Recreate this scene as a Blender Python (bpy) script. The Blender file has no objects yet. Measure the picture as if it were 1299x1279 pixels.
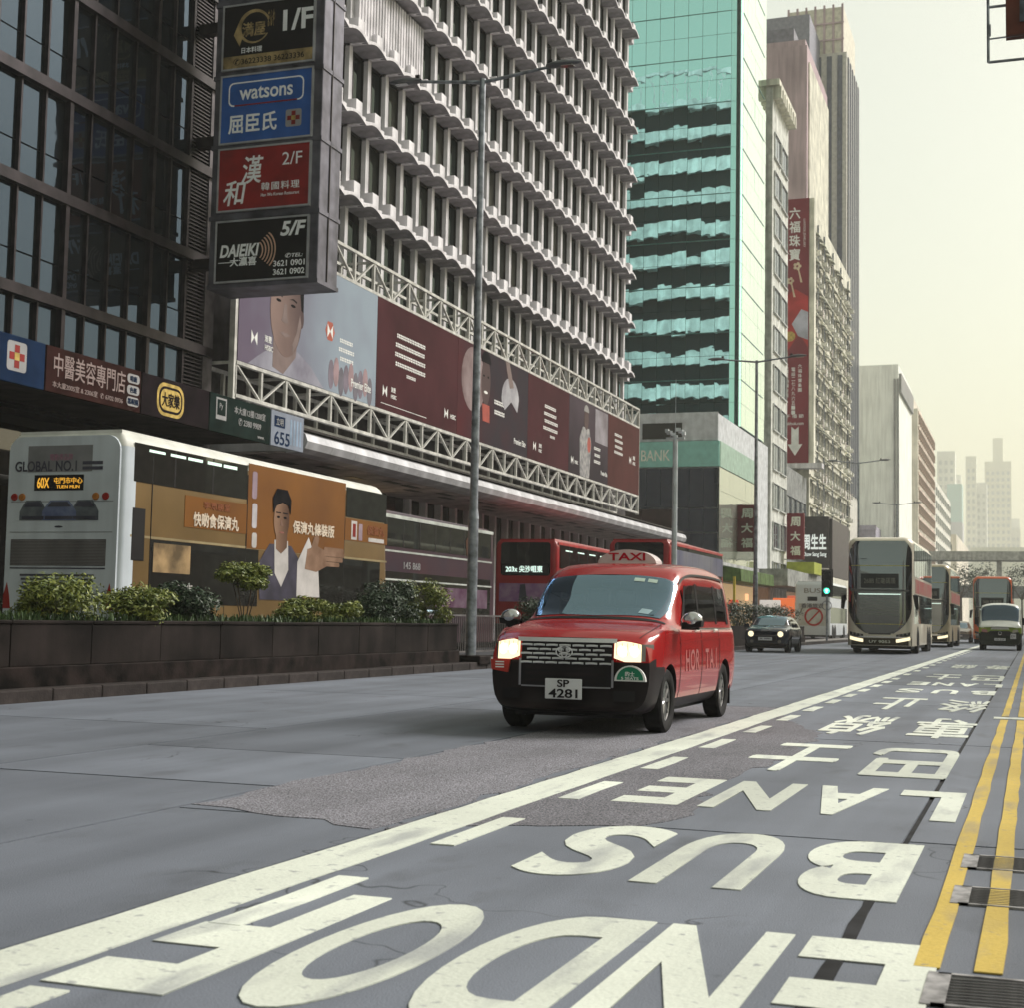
import bpy, bmesh, math, random
import numpy as np
from mathutils import Vector, Matrix
random.seed(7)
SC = bpy.context.scene
COL = SC.collection
R = math.radians

# ------------------------------------------------------------------ camera
def camera():
    yaw, pit, roll = R(19.604), R(4.489), R(1.1)
    f = Vector((-math.sin(yaw)*math.cos(pit), math.cos(yaw)*math.cos(pit), math.sin(pit)))
    r = Vector((math.cos(yaw), math.sin(yaw), 0)); u = r.cross(f)
    r2 = r*math.cos(roll) + u*math.sin(roll); u2 = u*math.cos(roll) - r*math.sin(roll)
    m = Matrix((r2, u2, -f)).transposed().to_4x4()
    m.translation = (0, 0, 1.1)
    cd = bpy.data.cameras.new('camera'); co = bpy.data.objects.new('camera', cd); COL.objects.link(co)
    co.matrix_world = m
    cd.sensor_fit = 'HORIZONTAL'; cd.sensor_width = 36; cd.lens = 36*1857/1299
    cd.clip_start = .1; cd.clip_end = 4000
    cd.dof.use_dof = True; cd.dof.focus_distance = 15.0; cd.dof.aperture_fstop = 6.3
    SC.camera = co
camera()

# ------------------------------------------------------------------ sky and sun (bright overcast, glow up the street)
SUN_EL, SUN_AZ = 37, 40          # azimuth measured from +Y towards +X
w = bpy.data.worlds.new('World'); SC.world = w; w.use_nodes = True
nt = w.node_tree; bgn = nt.nodes['Background']
sky = nt.nodes.new('ShaderNodeTexSky'); sky.sky_type = 'NISHITA'; sky.sun_disc = False
sky.sun_elevation = R(SUN_EL); sky.sun_rotation = R(SUN_AZ); sky.dust_density = 4; sky.air_density = 1.2
sc1 = nt.nodes.new('ShaderNodeVectorMath'); sc1.operation = 'SCALE'; sc1.inputs[3].default_value = 1.0
ad = nt.nodes.new('ShaderNodeVectorMath'); ad.operation = 'ADD'
ad.inputs[1].default_value = (4.1, 4.0, 2.0)      # the even cloud veil in front of the blue
nt.links.new(sky.outputs[0], sc1.inputs[0]); nt.links.new(sc1.outputs[0], ad.inputs[0])
nt.links.new(ad.outputs[0], bgn.inputs[0]); bgn.inputs[1].default_value = 0.092
sd = bpy.data.lights.new('sun', 'SUN'); sd.energy = 4.0; sd.angle = R(22); sd.color = (1, .98, .96)
so = bpy.data.objects.new('sun', sd); COL.objects.link(so)
sv = Vector((math.sin(R(SUN_AZ))*math.cos(R(SUN_EL)), math.cos(R(SUN_AZ))*math.cos(R(SUN_EL)), math.sin(R(SUN_EL))))
so.rotation_euler = sv.to_track_quat('Z', 'Y').to_euler(); so.location = (0, 0, 120)
vs = SC.view_settings; vs.view_transform = 'Standard'; vs.look = 'None'; vs.exposure = 0.1; vs.gamma = 1
SC.render.engine = 'CYCLES'; SC.cycles.use_denoising = True
SC.cycles.max_bounces = 8; SC.cycles.volume_bounces = 1

# ------------------------------------------------------------------ materials
MATS = {}
def M(n, c=(.5,.5,.5), r=.5, m=0, var=.12, sc=2.0, bump=0, bsc=40, streak=0, sv=(1.6,1.6,.12), coat=0, spec=.14, em=None, es=0, rnd=0, c2=None):
    """procedural principled material: colour noise, optional vertical streaks, fine bump"""
    if n in MATS: return MATS[n]
    mt = bpy.data.materials.new(n); mt.use_nodes = True; t = mt.node_tree; L = t.links
    b = t.nodes['Principled BSDF']; MATS[n] = mt
    b.inputs['Roughness'].default_value = r; b.inputs['Metallic'].default_value = m
    b.inputs['Specular IOR Level'].default_value = spec; b.inputs['Coat Weight'].default_value = coat
    b.inputs['Coat Roughness'].default_value = .05
    tc = t.nodes.new('ShaderNodeTexCoord')
    nz = t.nodes.new('ShaderNodeTexNoise'); nz.inputs['Scale'].default_value = sc; nz.inputs['Detail'].default_value = 6
    L.new(tc.outputs['Object'], nz.inputs['Vector'])
    mx = t.nodes.new('ShaderNodeMix'); mx.data_type = 'RGBA'
    d = c2 if c2 else tuple(max(0, x*(1-2.2*var)) for x in c); e = c if c2 else tuple(min(1, x*(1+1.2*var)) for x in c)
    mx.inputs[6].default_value = (*d, 1); mx.inputs[7].default_value = (*e, 1)
    mr = t.nodes.new('ShaderNodeMapRange'); mr.inputs[1].default_value = .32; mr.inputs[2].default_value = .66
    L.new(nz.outputs[0], mr.inputs[0]); L.new(mr.outputs[0], mx.inputs[0])
    out = mx.outputs[2]
    def mul(fac):
        nonlocal out
        q = t.nodes.new('ShaderNodeVectorMath'); q.operation = 'SCALE'
        L.new(out, q.inputs[0]); L.new(fac, q.inputs[3]); out = q.outputs[0]
    if streak:
        mp = t.nodes.new('ShaderNodeMapping'); mp.inputs['Scale'].default_value = sv
        n2 = t.nodes.new('ShaderNodeTexNoise'); n2.inputs['Scale'].default_value = 1.5; n2.inputs['Detail'].default_value = 8
        L.new(tc.outputs['Object'], mp.inputs[0]); L.new(mp.outputs[0], n2.inputs['Vector'])
        m2 = t.nodes.new('ShaderNodeMapRange'); m2.inputs[1].default_value = .35; m2.inputs[2].default_value = .65
        m2.inputs[3].default_value = 1-streak; m2.inputs[4].default_value = 1.05
        L.new(n2.outputs[0], m2.inputs[0]); mul(m2.outputs[0])
    if rnd:
        oi = t.nodes.new('ShaderNodeObjectInfo'); m3 = t.nodes.new('ShaderNodeMapRange')
        m3.inputs[3].default_value = 1-rnd; m3.inputs[4].default_value = 1+rnd
        L.new(oi.outputs['Random'], m3.inputs[0]); mul(m3.outputs[0])
    L.new(out, b.inputs['Base Color'])
    if bump:
        n4 = t.nodes.new('ShaderNodeTexNoise'); n4.inputs['Scale'].default_value = bsc; n4.inputs['Detail'].default_value = 5
        L.new(tc.outputs['Object'], n4.inputs['Vector'])
        bp = t.nodes.new('ShaderNodeBump'); bp.inputs['Strength'].default_value = bump; bp.inputs['Distance'].default_value = .02
        L.new(n4.outputs[0], bp.inputs['Height']); L.new(bp.outputs[0], b.inputs['Normal'])
    if em:
        b.inputs['Emission Color'].default_value = (*em, 1); b.inputs['Emission Strength'].default_value = es
    return mt
def two_faced(mt, inner=(.02,.02,.022)):
    """the unpainted inside of a shell"""
    t = mt.node_tree; o = t.nodes['Material Output']; src = o.inputs[0].links[0].from_socket
    g = t.nodes.new('ShaderNodeNewGeometry'); d = t.nodes.new('ShaderNodeBsdfDiffuse'); d.inputs[0].default_value = (*inner, 1)
    m = t.nodes.new('ShaderNodeMixShader'); t.links.new(g.outputs['Backfacing'], m.inputs[0]); t.links.new(src, m.inputs[1]); t.links.new(d.outputs[0], m.inputs[2]); t.links.new(m.outputs[0], o.inputs[0])
def CG(n, tint=(.5,.58,.6), refl=(.75,.9,1), mir=.12):
    """see-through car glass"""
    if n in MATS: return MATS[n]
    mt = bpy.data.materials.new(n); mt.use_nodes = True; t = mt.node_tree; L = t.links; MATS[n] = mt
    tr = t.nodes.new('ShaderNodeBsdfTransparent'); tr.inputs[0].default_value = (*tint, 1)
    g = t.nodes.new('ShaderNodeBsdfGlossy'); g.inputs['Color'].default_value = (*refl, 1); g.inputs['Roughness'].default_value = .02
    fr = t.nodes.new('ShaderNodeFresnel'); fr.inputs[0].default_value = 1.5
    a = t.nodes.new('ShaderNodeMath'); a.use_clamp = True; a.inputs[1].default_value = mir; L.new(fr.outputs[0], a.inputs[0])
    mx = t.nodes.new('ShaderNodeMixShader'); L.new(a.outputs[0], mx.inputs[0]); L.new(tr.outputs[0], mx.inputs[1]); L.new(g.outputs[0], mx.inputs[2]); L.new(mx.outputs[0], t.nodes['Material Output'].inputs[0])
    return mt
def GL(n, c=(.02,.03,.035), tint=(1,1,1), mir=.08, rough=.02, wave=0, wsc=.5, rnd=0, ior=1.5):
    """window glass: dark body under a tinted mirror coat that grows towards grazing"""
    if n in MATS: return MATS[n]
    mt = bpy.data.materials.new(n); mt.use_nodes = True; t = mt.node_tree; L = t.links; MATS[n] = mt
    b = t.nodes['Principled BSDF']; b.inputs['Roughness'].default_value = .2; b.inputs['Specular IOR Level'].default_value = 0
    b.inputs['Base Color'].default_value = (*c, 1)
    tc = t.nodes.new('ShaderNodeTexCoord')
    if rnd:
        oi = t.nodes.new('ShaderNodeObjectInfo'); rp = t.nodes.new('ShaderNodeValToRGB')
        e = rp.color_ramp.elements; e[0].color = (*c, 1); e[0].position = .55
        e[1].color = (*[min(1, x*3+rnd*y) for x, y in zip(c, (.16, .13, .09))], 1); e[1].position = 1
        L.new(oi.outputs['Random'], rp.inputs[0]); L.new(rp.outputs[0], b.inputs['Base Color'])
    g = t.nodes.new('ShaderNodeBsdfGlossy'); g.inputs['Color'].default_value = (*tint, 1); g.inputs['Roughness'].default_value = rough
    fr = t.nodes.new('ShaderNodeFresnel'); fr.inputs[0].default_value = ior
    a = t.nodes.new('ShaderNodeMath'); a.operation = 'ADD'; a.use_clamp = True; a.inputs[1].default_value = mir
    L.new(fr.outputs[0], a.inputs[0])
    mx = t.nodes.new('ShaderNodeMixShader'); L.new(a.outputs[0], mx.inputs[0]); L.new(b.outputs[0], mx.inputs[1]); L.new(g.outputs[0], mx.inputs[2])
    L.new(mx.outputs[0], t.nodes['Material Output'].inputs[0])
    if wave:
        nz = t.nodes.new('ShaderNodeTexNoise'); nz.inputs['Scale'].default_value = wsc; nz.inputs['Detail'].default_value = 2
        L.new(tc.outputs['Object'], nz.inputs['Vector'])
        bp = t.nodes.new('ShaderNodeBump'); bp.inputs['Strength'].default_value = wave; bp.inputs['Distance'].default_value = .05
        L.new(nz.outputs[0], bp.inputs['Height']); L.new(bp.outputs[0], g.inputs['Normal'])
    return mt
def RM(n, base, dark, stain=.35, grain=.16, gsc=130, crack=0, wear=None, bump=.3, rough=.75, streak=.2):
    """road surface: stone grain, tyre polish along the street, oil stains, hair cracks; wear = colour showing through worn paint"""
    if n in MATS: return MATS[n]
    mt = bpy.data.materials.new(n); mt.use_nodes = True; t = mt.node_tree; L = t.links; MATS[n] = mt
    b = t.nodes['Principled BSDF']; b.inputs['Roughness'].default_value = rough; b.inputs['Specular IOR Level'].default_value = .25
    ge = t.nodes.new('ShaderNodeNewGeometry'); P = ge.outputs['Position']
    def N(kind, **k):
        q = t.nodes.new(kind)
        for a, v in k.items(): setattr(q, a, v)
        return q
    def noise(sc, det=6, vec=P, sv=None):
        q = N('ShaderNodeTexNoise'); q.inputs['Scale'].default_value = sc; q.inputs['Detail'].default_value = det
        if sv:
            m = N('ShaderNodeMapping'); m.inputs['Scale'].default_value = sv; L.new(vec, m.inputs[0]); vec = m.outputs[0]
        L.new(vec, q.inputs['Vector']); return q.outputs[0]
    def rng(x, a, b_, c, d):
        q = N('ShaderNodeMapRange'); L.new(x, q.inputs[0])
        for i, v in enumerate((a, b_, c, d)): q.inputs[i+1].default_value = v
        return q.outputs[0]
    def mix(f, a, c):
        q = N('ShaderNodeMix', data_type='RGBA'); L.new(f, q.inputs[0])
        for i, v in ((6, a), (7, c)):
            if isinstance(v, tuple): q.inputs[i].default_value = (*v, 1)
            else: L.new(v, q.inputs[i])
        return q.outputs[2]
    def mul(c, f):
        q = N('ShaderNodeVectorMath', operation='SCALE'); L.new(c, q.inputs[0]); L.new(f, q.inputs[3]); return q.outputs[0]
    col = mix(rng(noise(.7, 8), .35, .65, 0, 1), tuple(.86*x for x in base), tuple(1.06*x for x in base))
    g = noise(gsc, 3); col = mul(col, rng(g, .3, .7, 1-grain, 1+grain))
    if streak: col = mul(col, rng(noise(1.6, 6, sv=(1.1, .035, 1)), .35, .65, 1-streak, 1+.4*streak))
    if stain:
        col = mix(rng(noise(2.6, 9, sv=(1, .45, 1)), .60, .74, 0, stain), col, dark); col = mix(rng(noise(9, 3), .70, .76, 0, stain*.8), col, dark)
    oi = N('ShaderNodeObjectInfo'); col = mul(col, rng(oi.outputs['Random'], 0, 1, .86, 1.15))
    if crack:
        wv = N('ShaderNodeVectorMath', operation='ADD'); nz = N('ShaderNodeTexNoise'); nz.inputs['Scale'].default_value = 2.2; L.new(P, nz.inputs['Vector'])
        L.new(P, wv.inputs[0]); L.new(nz.outputs['Color'], wv.inputs[1])
        vo = N('ShaderNodeTexVoronoi', feature='DISTANCE_TO_EDGE'); vo.inputs['Scale'].default_value = .28; L.new(wv.outputs[0], vo.inputs['Vector'])
        cm = N('ShaderNodeMath', operation='MULTIPLY'); L.new(rng(vo.outputs[0], .0, .0035, crack, 0), cm.inputs[0]); L.new(rng(noise(.5, 2), .5, .58, 0, 1), cm.inputs[1])
        col = mix(cm.outputs[0], col, tuple(.25*x for x in dark))
    if wear:
        w1 = N('ShaderNodeMath', operation='MAXIMUM'); L.new(rng(noise(17, 10), .615, .70, 0, .7), w1.inputs[0]); L.new(rng(noise(3.2, 10, sv=(1.4, .3, 1)), .54, .70, 0, .6), w1.inputs[1])
        col = mix(w1.outputs[0], col, wear)
    L.new(col, b.inputs['Base Color'])
    bp = N('ShaderNodeBump'); bp.inputs['Strength'].default_value = bump; bp.inputs['Distance'].default_value = .012
    L.new(g, bp.inputs['Height']); L.new(bp.outputs[0], b.inputs['Normal'])
    return mt
def EM(n, c, s):
    return M(n, tuple(x*.5 for x in c), .4, var=0, em=c, es=s)

# ------------------------------------------------------------------ objects
def tag(o, label=None, cat=None, group=None, kind=None):
    if label: o['label'] = label
    if cat: o['category'] = cat
    if group: o['group'] = group
    if kind: o['kind'] = kind
    return o
def empty(name, loc=(0,0,0), rz=0):
    o = bpy.data.objects.new(name, None); COL.objects.link(o); o.location = loc; o.rotation_euler = (0, 0, rz)
    o.empty_display_size = .2
    return o
def link(name, me, parent=None, loc=(0,0,0), rot=(0,0,0), scale=(1,1,1), world=False):
    """world=True: mesh is in world coordinates, the parent is an unrotated empty"""
    o = bpy.data.objects.new(name, me); COL.objects.link(o)
    o.location = loc; o.rotation_euler = rot; o.scale = scale
    if parent:
        o.parent = parent
        if world and parent.type == 'EMPTY': o.location = Vector(loc) - parent.location
    return o
class MB:
    def __init__(s): s.v = []; s.f = []; s.mi = []; s.cur = 0
    def quad(s, *p):
        n = len(s.v); s.v += [tuple(q) for q in p]; s.f.append(tuple(range(n, n+len(p)))); s.mi.append(s.cur); return s
    def box(s, x0, x1, y0, y1, z0, z1):
        n = len(s.v)
        s.v += [(x,y,z) for z in (z0,z1) for y in (y0,y1) for x in (x0,x1)]
        for f in ((0,2,3,1),(4,5,7,6),(0,1,5,4),(2,6,7,3),(0,4,6,2),(1,3,7,5)):
            s.f.append(tuple(n+i for i in f)); s.mi.append(s.cur)
        return s
    def prism(s, pts, axis, a0, a1):
        """pts: 2D outline; axis 'x': pts=(y,z), 'y': pts=(x,z), 'z': pts=(x,y)"""
        n = len(s.v); k = len(pts)
        g = {'x': lambda p, a: (a, p[0], p[1]), 'y': lambda p, a: (p[0], a, p[1]), 'z': lambda p, a: (p[0], p[1], a)}[axis]
        s.v += [g(p, a0) for p in pts] + [g(p, a1) for p in pts]
        s.f += [tuple(n+i for i in range(k))[::-1], tuple(n+k+i for i in range(k))]; s.mi += [s.cur]*2
        for i in range(k):
            j = (i+1) % k; s.f.append((n+i, n+j, n+k+j, n+k+i)); s.mi.append(s.cur)
        return s
    def tube(s, p, q, r0, r1=None, n=10, cap=True):
        r1 = r0 if r1 is None else r1
        p, q = Vector(p), Vector(q); d = (q-p).normalized()
        a = d.orthogonal().normalized(); b = d.cross(a); k = len(s.v)
        for c, rr in ((p, r0), (q, r1)):
            for i in range(n):
                t = 2*math.pi*i/n; s.v.append(tuple(c + a*math.cos(t)*rr + b*math.sin(t)*rr))
        for i in range(n):
            j = (i+1) % n; s.f.append((k+i, k+j, k+n+j, k+n+i)); s.mi.append(s.cur)
        if cap:
            s.f += [tuple(k+i for i in range(n))[::-1], tuple(k+n+i for i in range(n))]; s.mi += [s.cur]*2
        return s
    def lathe(s, prof, n=24, axis='x'):
        """prof: (radius, along) outline; revolved about the axis"""
        k = len(s.v); m = len(prof)
        for i in range(n):
            t = 2*math.pi*i/n; c, d = math.cos(t), math.sin(t)
            for (r, a) in prof:
                s.v.append({'x': (a, r*c, r*d), 'y': (r*c, a, r*d), 'z': (r*c, r*d, a)}[axis])
        for i in range(n):
            j = (i+1) % n
            for q in range(m-1):
                s.f.append((k+i*m+q, k+j*m+q, k+j*m+q+1, k+i*m+q+1)); s.mi.append(s.cur)
        return s
    def grid(s, G, closed=False):
        """G: rows of points"""
        n = len(s.v); a, b = len(G), len(G[0])
        for row in G: s.v += [tuple(p) for p in row]
        for i in range(a-1):
            for j in range(b if closed else b-1):
                j2 = (j+1) % b
                s.f.append((n+i*b+j, n+i*b+j2, n+(i+1)*b+j2, n+(i+1)*b+j)); s.mi.append(s.cur)
        return s
    def mesh(s, name, *mats, smooth=0, fix=True):
        me = bpy.data.meshes.new(name); me.from_pydata(s.v, [], s.f)
        for m in mats: me.materials.append(m)
        if len(mats) > 1: me.polygons.foreach_set('material_index', s.mi)
        if fix:
            bm = bmesh.new(); bm.from_mesh(me)
            if smooth: bmesh.ops.remove_doubles(bm, verts=bm.verts, dist=1e-5)
            bmesh.ops.recalc_face_normals(bm, faces=bm.faces); bm.to_mesh(me); bm.free()
        if smooth:
            me.polygons.foreach_set('use_smooth', [True]*len(me.polygons))
            me.set_sharp_from_angle(angle=R(smooth))
        me.update(); return me
    def build(s, name, mat, parent=None, smooth=0, world=False, **k):
        mats = mat if isinstance(mat, (list, tuple)) else [mat]
        return link(name, s.mesh(name, *mats, smooth=smooth), parent, world=world, **k)
def bevel(o, w=.02, seg=2):
    m = o.modifiers.new('bevel', 'BEVEL'); m.width = w; m.segments = seg; m.limit_method = 'ANGLE'; return o
def struct(o): o['kind'] = 'structure'; return o

TXT = {}
def text_mesh(body, bold=0.0, ext=.004, spacing=1.0, shear=0):
    k = (body, bold, ext, spacing, shear)
    if k in TXT: return TXT[k]
    cu = bpy.data.curves.new('lettering', 'FONT'); cu.body = body; cu.size = 1; cu.offset = bold if body.isascii() else 0; cu.extrude = ext
    cu.align_x = 'CENTER'; cu.align_y = 'CENTER'; cu.space_character = spacing; cu.shear = shear; cu.resolution_u = 7
    ob = bpy.data.objects.new('lettering', cu); COL.objects.link(ob)
    dg = bpy.context.evaluated_depsgraph_get()
    me = bpy.data.meshes.new_from_object(ob.evaluated_get(dg)); me.name = 'lettering'
    bpy.data.objects.remove(ob); bpy.data.curves.remove(cu)
    if bold and not body.isascii() and len(me.vertices):      # heavier strokes for the Chinese face: shifted copies, each a hair proud
        bm = bmesh.new(); bm.from_mesh(me)
        for i, (dx, dy) in enumerate(((1,0),(-1,0),(0,1),(0,-1),(.7,.7),(-.7,-.7))):
            m2 = me.copy()
            for v in m2.vertices: v.co.x += dx*bold; v.co.y += dy*bold; v.co.z += .0002*(i+1)
            bm.from_mesh(m2); bpy.data.meshes.remove(m2)
        bm.to_mesh(me); bm.free()
    n = len(me.vertices); co = np.empty(n*3); me.vertices.foreach_get('co', co); co = co.reshape(-1, 3)
    if n:
        lo, hi = co.min(0), co.max(0); co[:, :2] -= (lo[:2]+hi[:2])/2
        me.vertices.foreach_set('co', co.ravel()); me['w'] = float(hi[0]-lo[0]); me['h'] = float(hi[1]-lo[1])
    TXT[k] = me; return me
FACE = {'-y': (R(90), 0, 0), '+x': (R(90), 0, R(90)), 'road': (0, 0, R(180)), '+y': (R(90), 0, R(180)), '-x': (R(90), 0, R(-90))}
def text(body, mat, parent, loc, face='-y', w=None, h=None, bold=.01, world=False, name='lettering', ext=.004, spacing=1.0, shear=0):
    """lettering fitted to a width and/or a height, centred on loc"""
    src = text_mesh(body, bold, ext, spacing, shear)
    if 'w' not in src: return None
    me = src.copy(); me.materials.clear(); me.materials.append(mat)
    sx = w/src['w'] if w else None; sy = h/src['h'] if h else None
    sx = sx or sy; sy = sy or sx
    return link(name, me, parent, loc, FACE[face], (sx, sy, 1), world=world)
def flat(pts, mat, parent, name='print', plane='-y', at=0, th=.003, world=False):
    """flat printed shape: outline in (x,z) on a -y face or (y,z) on a +x face, 3 mm thick"""
    m = MB()
    if plane == '-y': m.prism(pts, 'y', at, at-th)
    else: m.prism(pts, 'x', at, at+th)
    return m.build(name, mat, parent, world=world)
def ell(cx, cy, rx, ry, n=20, a0=0, a1=360):
    full = abs(a1-a0) >= 360
    return [(cx+rx*math.cos(R(a0+(a1-a0)*i/(n if full else n-1))), cy+ry*math.sin(R(a0+(a1-a0)*i/(n if full else n-1)))) for i in range(n)]
def rrect(x0, x1, y0, y1, r, n=4):
    p = []
    for cx, cy, a in ((x1-r,y1-r,0),(x0+r,y1-r,90),(x0+r,y0+r,180),(x1-r,y0+r,270)):
        p += [(cx+r*math.cos(R(a+90*i/n)), cy+r*math.sin(R(a+90*i/n))) for i in range(n+1)]
    return p
def rect(x0, x1, y0, y1): return [(x0,y0),(x1,y0),(x1,y1),(x0,y1)]

# common materials
WHITE = M('white_print', (.75,.75,.74), .5, var=.05)
BLACK = M('black_plastic', (.012,.011,.013), .42, var=.1)
STEEL = M('galvanised_steel', (.28,.30,.34), .45, .6, var=.22, sc=6, streak=.25)
CHROME = M('chrome', (.75,.76,.78), .12, 1, var=.05)
RUBBER = M('tyre_rubber', (.016,.015,.016), .8, var=.25, sc=14)
GOLD = M('gold_print', (.45,.32,.09), .4, .3, var=.2, sc=5)
# ------------------------------------------------------------------ ground, roads, pavements
CONC = RM('road_concrete', (.147,.162,.197), (.066,.07,.08), stain=.5, grain=.14, crack=.8)
ASPH = M('asphalt', (.06,.06,.068), .85, var=.2, sc=5, bump=.5, bsc=90)
JOINT = M('joint_sealant', (.018,.018,.021), .8, var=.3, sc=5)
PATCH = RM('rough_asphalt', (.185,.182,.208), (.08,.077,.088), stain=.4, grain=.75, gsc=75, bump=1.0, rough=.9, streak=.12)
PAVE = M('pavement_paving', (.2,.19,.185), .8, var=.2, sc=1.5)
KERB = M('kerb_granite', (.045,.036,.035), .8, var=.3, sc=2.2, bump=.3, bsc=30, streak=.3, rnd=.15)
PAINT = RM('road_paint_white', (.64,.67,.60), (.42,.43,.41), stain=.4, grain=.05, gsc=60, wear=(.22,.23,.26), bump=.25, streak=.1)
YELLOW = RM('road_paint_yellow', (.50,.36,.075), (.28,.22,.10), stain=.4, grain=.08, gsc=60, wear=(.2,.19,.18), bump=.25, streak=.12)
struct(MB().box(-600, 600, -260, 3350, -.6, -.3).build('ground', M('ground_earth', (.12,.115,.1), .95, var=.3, sc=.05)))
road = struct(MB().box(-11.2, .16, -200, 700, -.3, -.012).build('road', JOINT))
struct(MB().box(-19.6, -13.2, -200, 700, -.3, -.004).build('far_road', ASPH))
cols = [(-11.2, -6.94, [-200,-12,-6,0,6.2,12.6,19,25.4,31.8,38.2,44.6,51,57.4]),
        (-6.94, -4.58, [-200,-12,-5,2.5,8.45,10.55,16.6,22.6,28.6,34.6,40.6,46.6,52.6,57.4]),
        (-4.58, -3.15, [-200,-12,-4,1.2,7.28,13,19.4,25.4,31.4,37.4,43.4,49.4,57.4]),
        (-3.15, -.62, [-200,-12,-5,1.5,7.75,14.4,21.4,28.4,35.4,42.4,49.4,57.4]),
        (-.62, .16, [-200,-12,-5,1.5,7.85,14.4,21.4,28.4,35.4,42.4,49.4,57.4])]
for x0, x1, ys in cols:
    ys = ys + [75, 100, 150, 250, 400, 700]
    for a, b in zip(ys, ys[1:]):
        g = .017
        MB().box(x0+g, x1-g, a+g, b-g, -.02, random.uniform(-.0008, .0008)).build('slab', CONC, road)
# the rough trench reinstatement, two irregular sheets
def rag(pts, amp, step=.35):
    out = []
    for (a, b), (c, d) in zip(pts, pts[1:]+pts[:1]):
        n = max(1, int(math.hypot(c-a, d-b)/step))
        for i in range(n):
            t = i/n; out.append((a+(c-a)*t+random.uniform(-amp, amp), b+(d-b)*t+random.uniform(-amp, amp)))
    return out
MB().prism(rag([(-4.56,7.42),(-3.2,7.02),(-3.16,19.3),(-4.56,19.3)], .06, .22), 'z', -.01, .004).build('asphalt_patch', PATCH, road)
MB().prism(rag([(-3.13,7.1),(-2.45,7.55),(-1.86,7.9),(-2.02,9.6),(-1.9,12),(-1.98,14.7),(-2.7,17.5),(-3.13,18.2)], .08, .2), 'z', -.01, .0043).build('asphalt_patch', PATCH, road)
MB().prism(rag([(-.645,2),(-.595,2),(-.6,7.75),(-.645,7.75)], .008), 'z', -.01, .0042).build('sealed_joint', JOINT, road)
# painted markings
def mark(name, x0, x1, y0, y1, mt, z=.0075, amp=.008, step=.5):
    n = max(2, int((y1-y0)/step)); L = []; Q = []
    for i in range(n+1):
        y = y0+(y1-y0)*i/n
        L.append((x0+random.uniform(-amp, amp), y)); Q.append((x1+random.uniform(-amp, amp), y))
    return MB().prism(L+Q[::-1], 'z', .002, z).build(name, mt, road)
mark('white_line', -3.125, -2.835, -8, 40, PAINT); mark('white_line', -3.12, -2.84, 40.01, 120, PAINT, step=4)
for k in range(28):
    y = 2.6+2.03*k if k < 14 else 31+3*(k-14); mark('white_dash', -2.76, -2.63, y, y+1.05, PAINT)
for a, b in ((-.37,-.285),(-.18,-.095)):
    for y0, y1 in ((5.0,18.6),(19.3,60),(60.02,120)):
        mark('yellow_line', a, b, y0, y1, YELLOW, z=.0068, amp=.006, step=.5 if y1 < 61 else 5)
mark('white_bar', -.46, -.03, 18.75, 19.15, PAINT, step=.2)
def roadtext(chars, xr, y0, y1, bold=.03):
    """characters painted for drivers heading towards -Y: first character at the +X side"""
    for c, (a, b) in zip(chars, xr):
        o = text(c, PAINT, road, ((a+b)/2, (y0+y1)/2, .0038), 'road', w=b-a, h=y1-y0, bold=bold, ext=.0022, name='painted_letter')
roadtext('ENDOF', [(-.74,-.3),(-1.24,-.8),(-1.76,-1.3),(-2.28,-1.83),(-2.78,-2.36)], 3.72, 5.32, .035)
roadtext('BUS', [(-1.02,-.52),(-1.62,-1.14),(-2.22,-1.74)], 6.1, 7.72, .035)
roadtext('LANE', [(-.82,-.42),(-1.36,-.92),(-1.9,-1.46),(-2.44,-2.02)], 8.72, 10.25, .035)
roadtext('巴士', [(-1.3,-.6),(-2.2,-1.5)], 11.1, 13.7, .02)
roadtext('專線', [(-1.25,-.6),(-2.15,-1.5)], 15.1, 18.4, .012)
roadtext('終止', [(-1.25,-.6),(-2.15,-1.5)], 19.9, 23.2, .015)
roadtext('BUS', [(-1.0,-.6),(-1.6,-1.2),(-2.2,-1.8)], 25.2, 26.8, .03)
roadtext('LANE', [(-.9,-.55),(-1.35,-1.0),(-1.8,-1.45),(-2.25,-1.9)], 28.6, 30.2, .03)
roadtext('巴士', [(-1.3,-.6),(-2.2,-1.5)], 32, 35.4, .02)
roadtext('專線', [(-1.25,-.6),(-2.15,-1.5)], 41, 45, .012)
# right pavement and its kerb, far-left pavement
rp = struct(MB().box(.46, 6.0, -200, 700, -.3, .13).build('right_pavement', PAVE))
lp = struct(MB().box(-60, -19.9, -200, 700, -.3, .12).build('left_pavement', PAVE))
def kerbs(parent, x0, x1, y0, y1, z, far, name='kerb_stone'):
    m0 = MB().box(x0, x1, .006, .994, -.1, z).mesh(name, KERB)
    for k in range(int(y0), int(y1)):
        o = link(name, m0, parent, (0, k, random.uniform(-.004, .004))); bevel(o, .018, 2)
    MB().box(x0, x1, y1, far, -.1, z).build('kerb_run', KERB, parent)
kerbs(rp, .17, .457, 2, 14, .13, 700)
MB().box(-19.897, -19.6, -200, 700, -.1, .12).build('kerb_run', KERB, lp)
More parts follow.
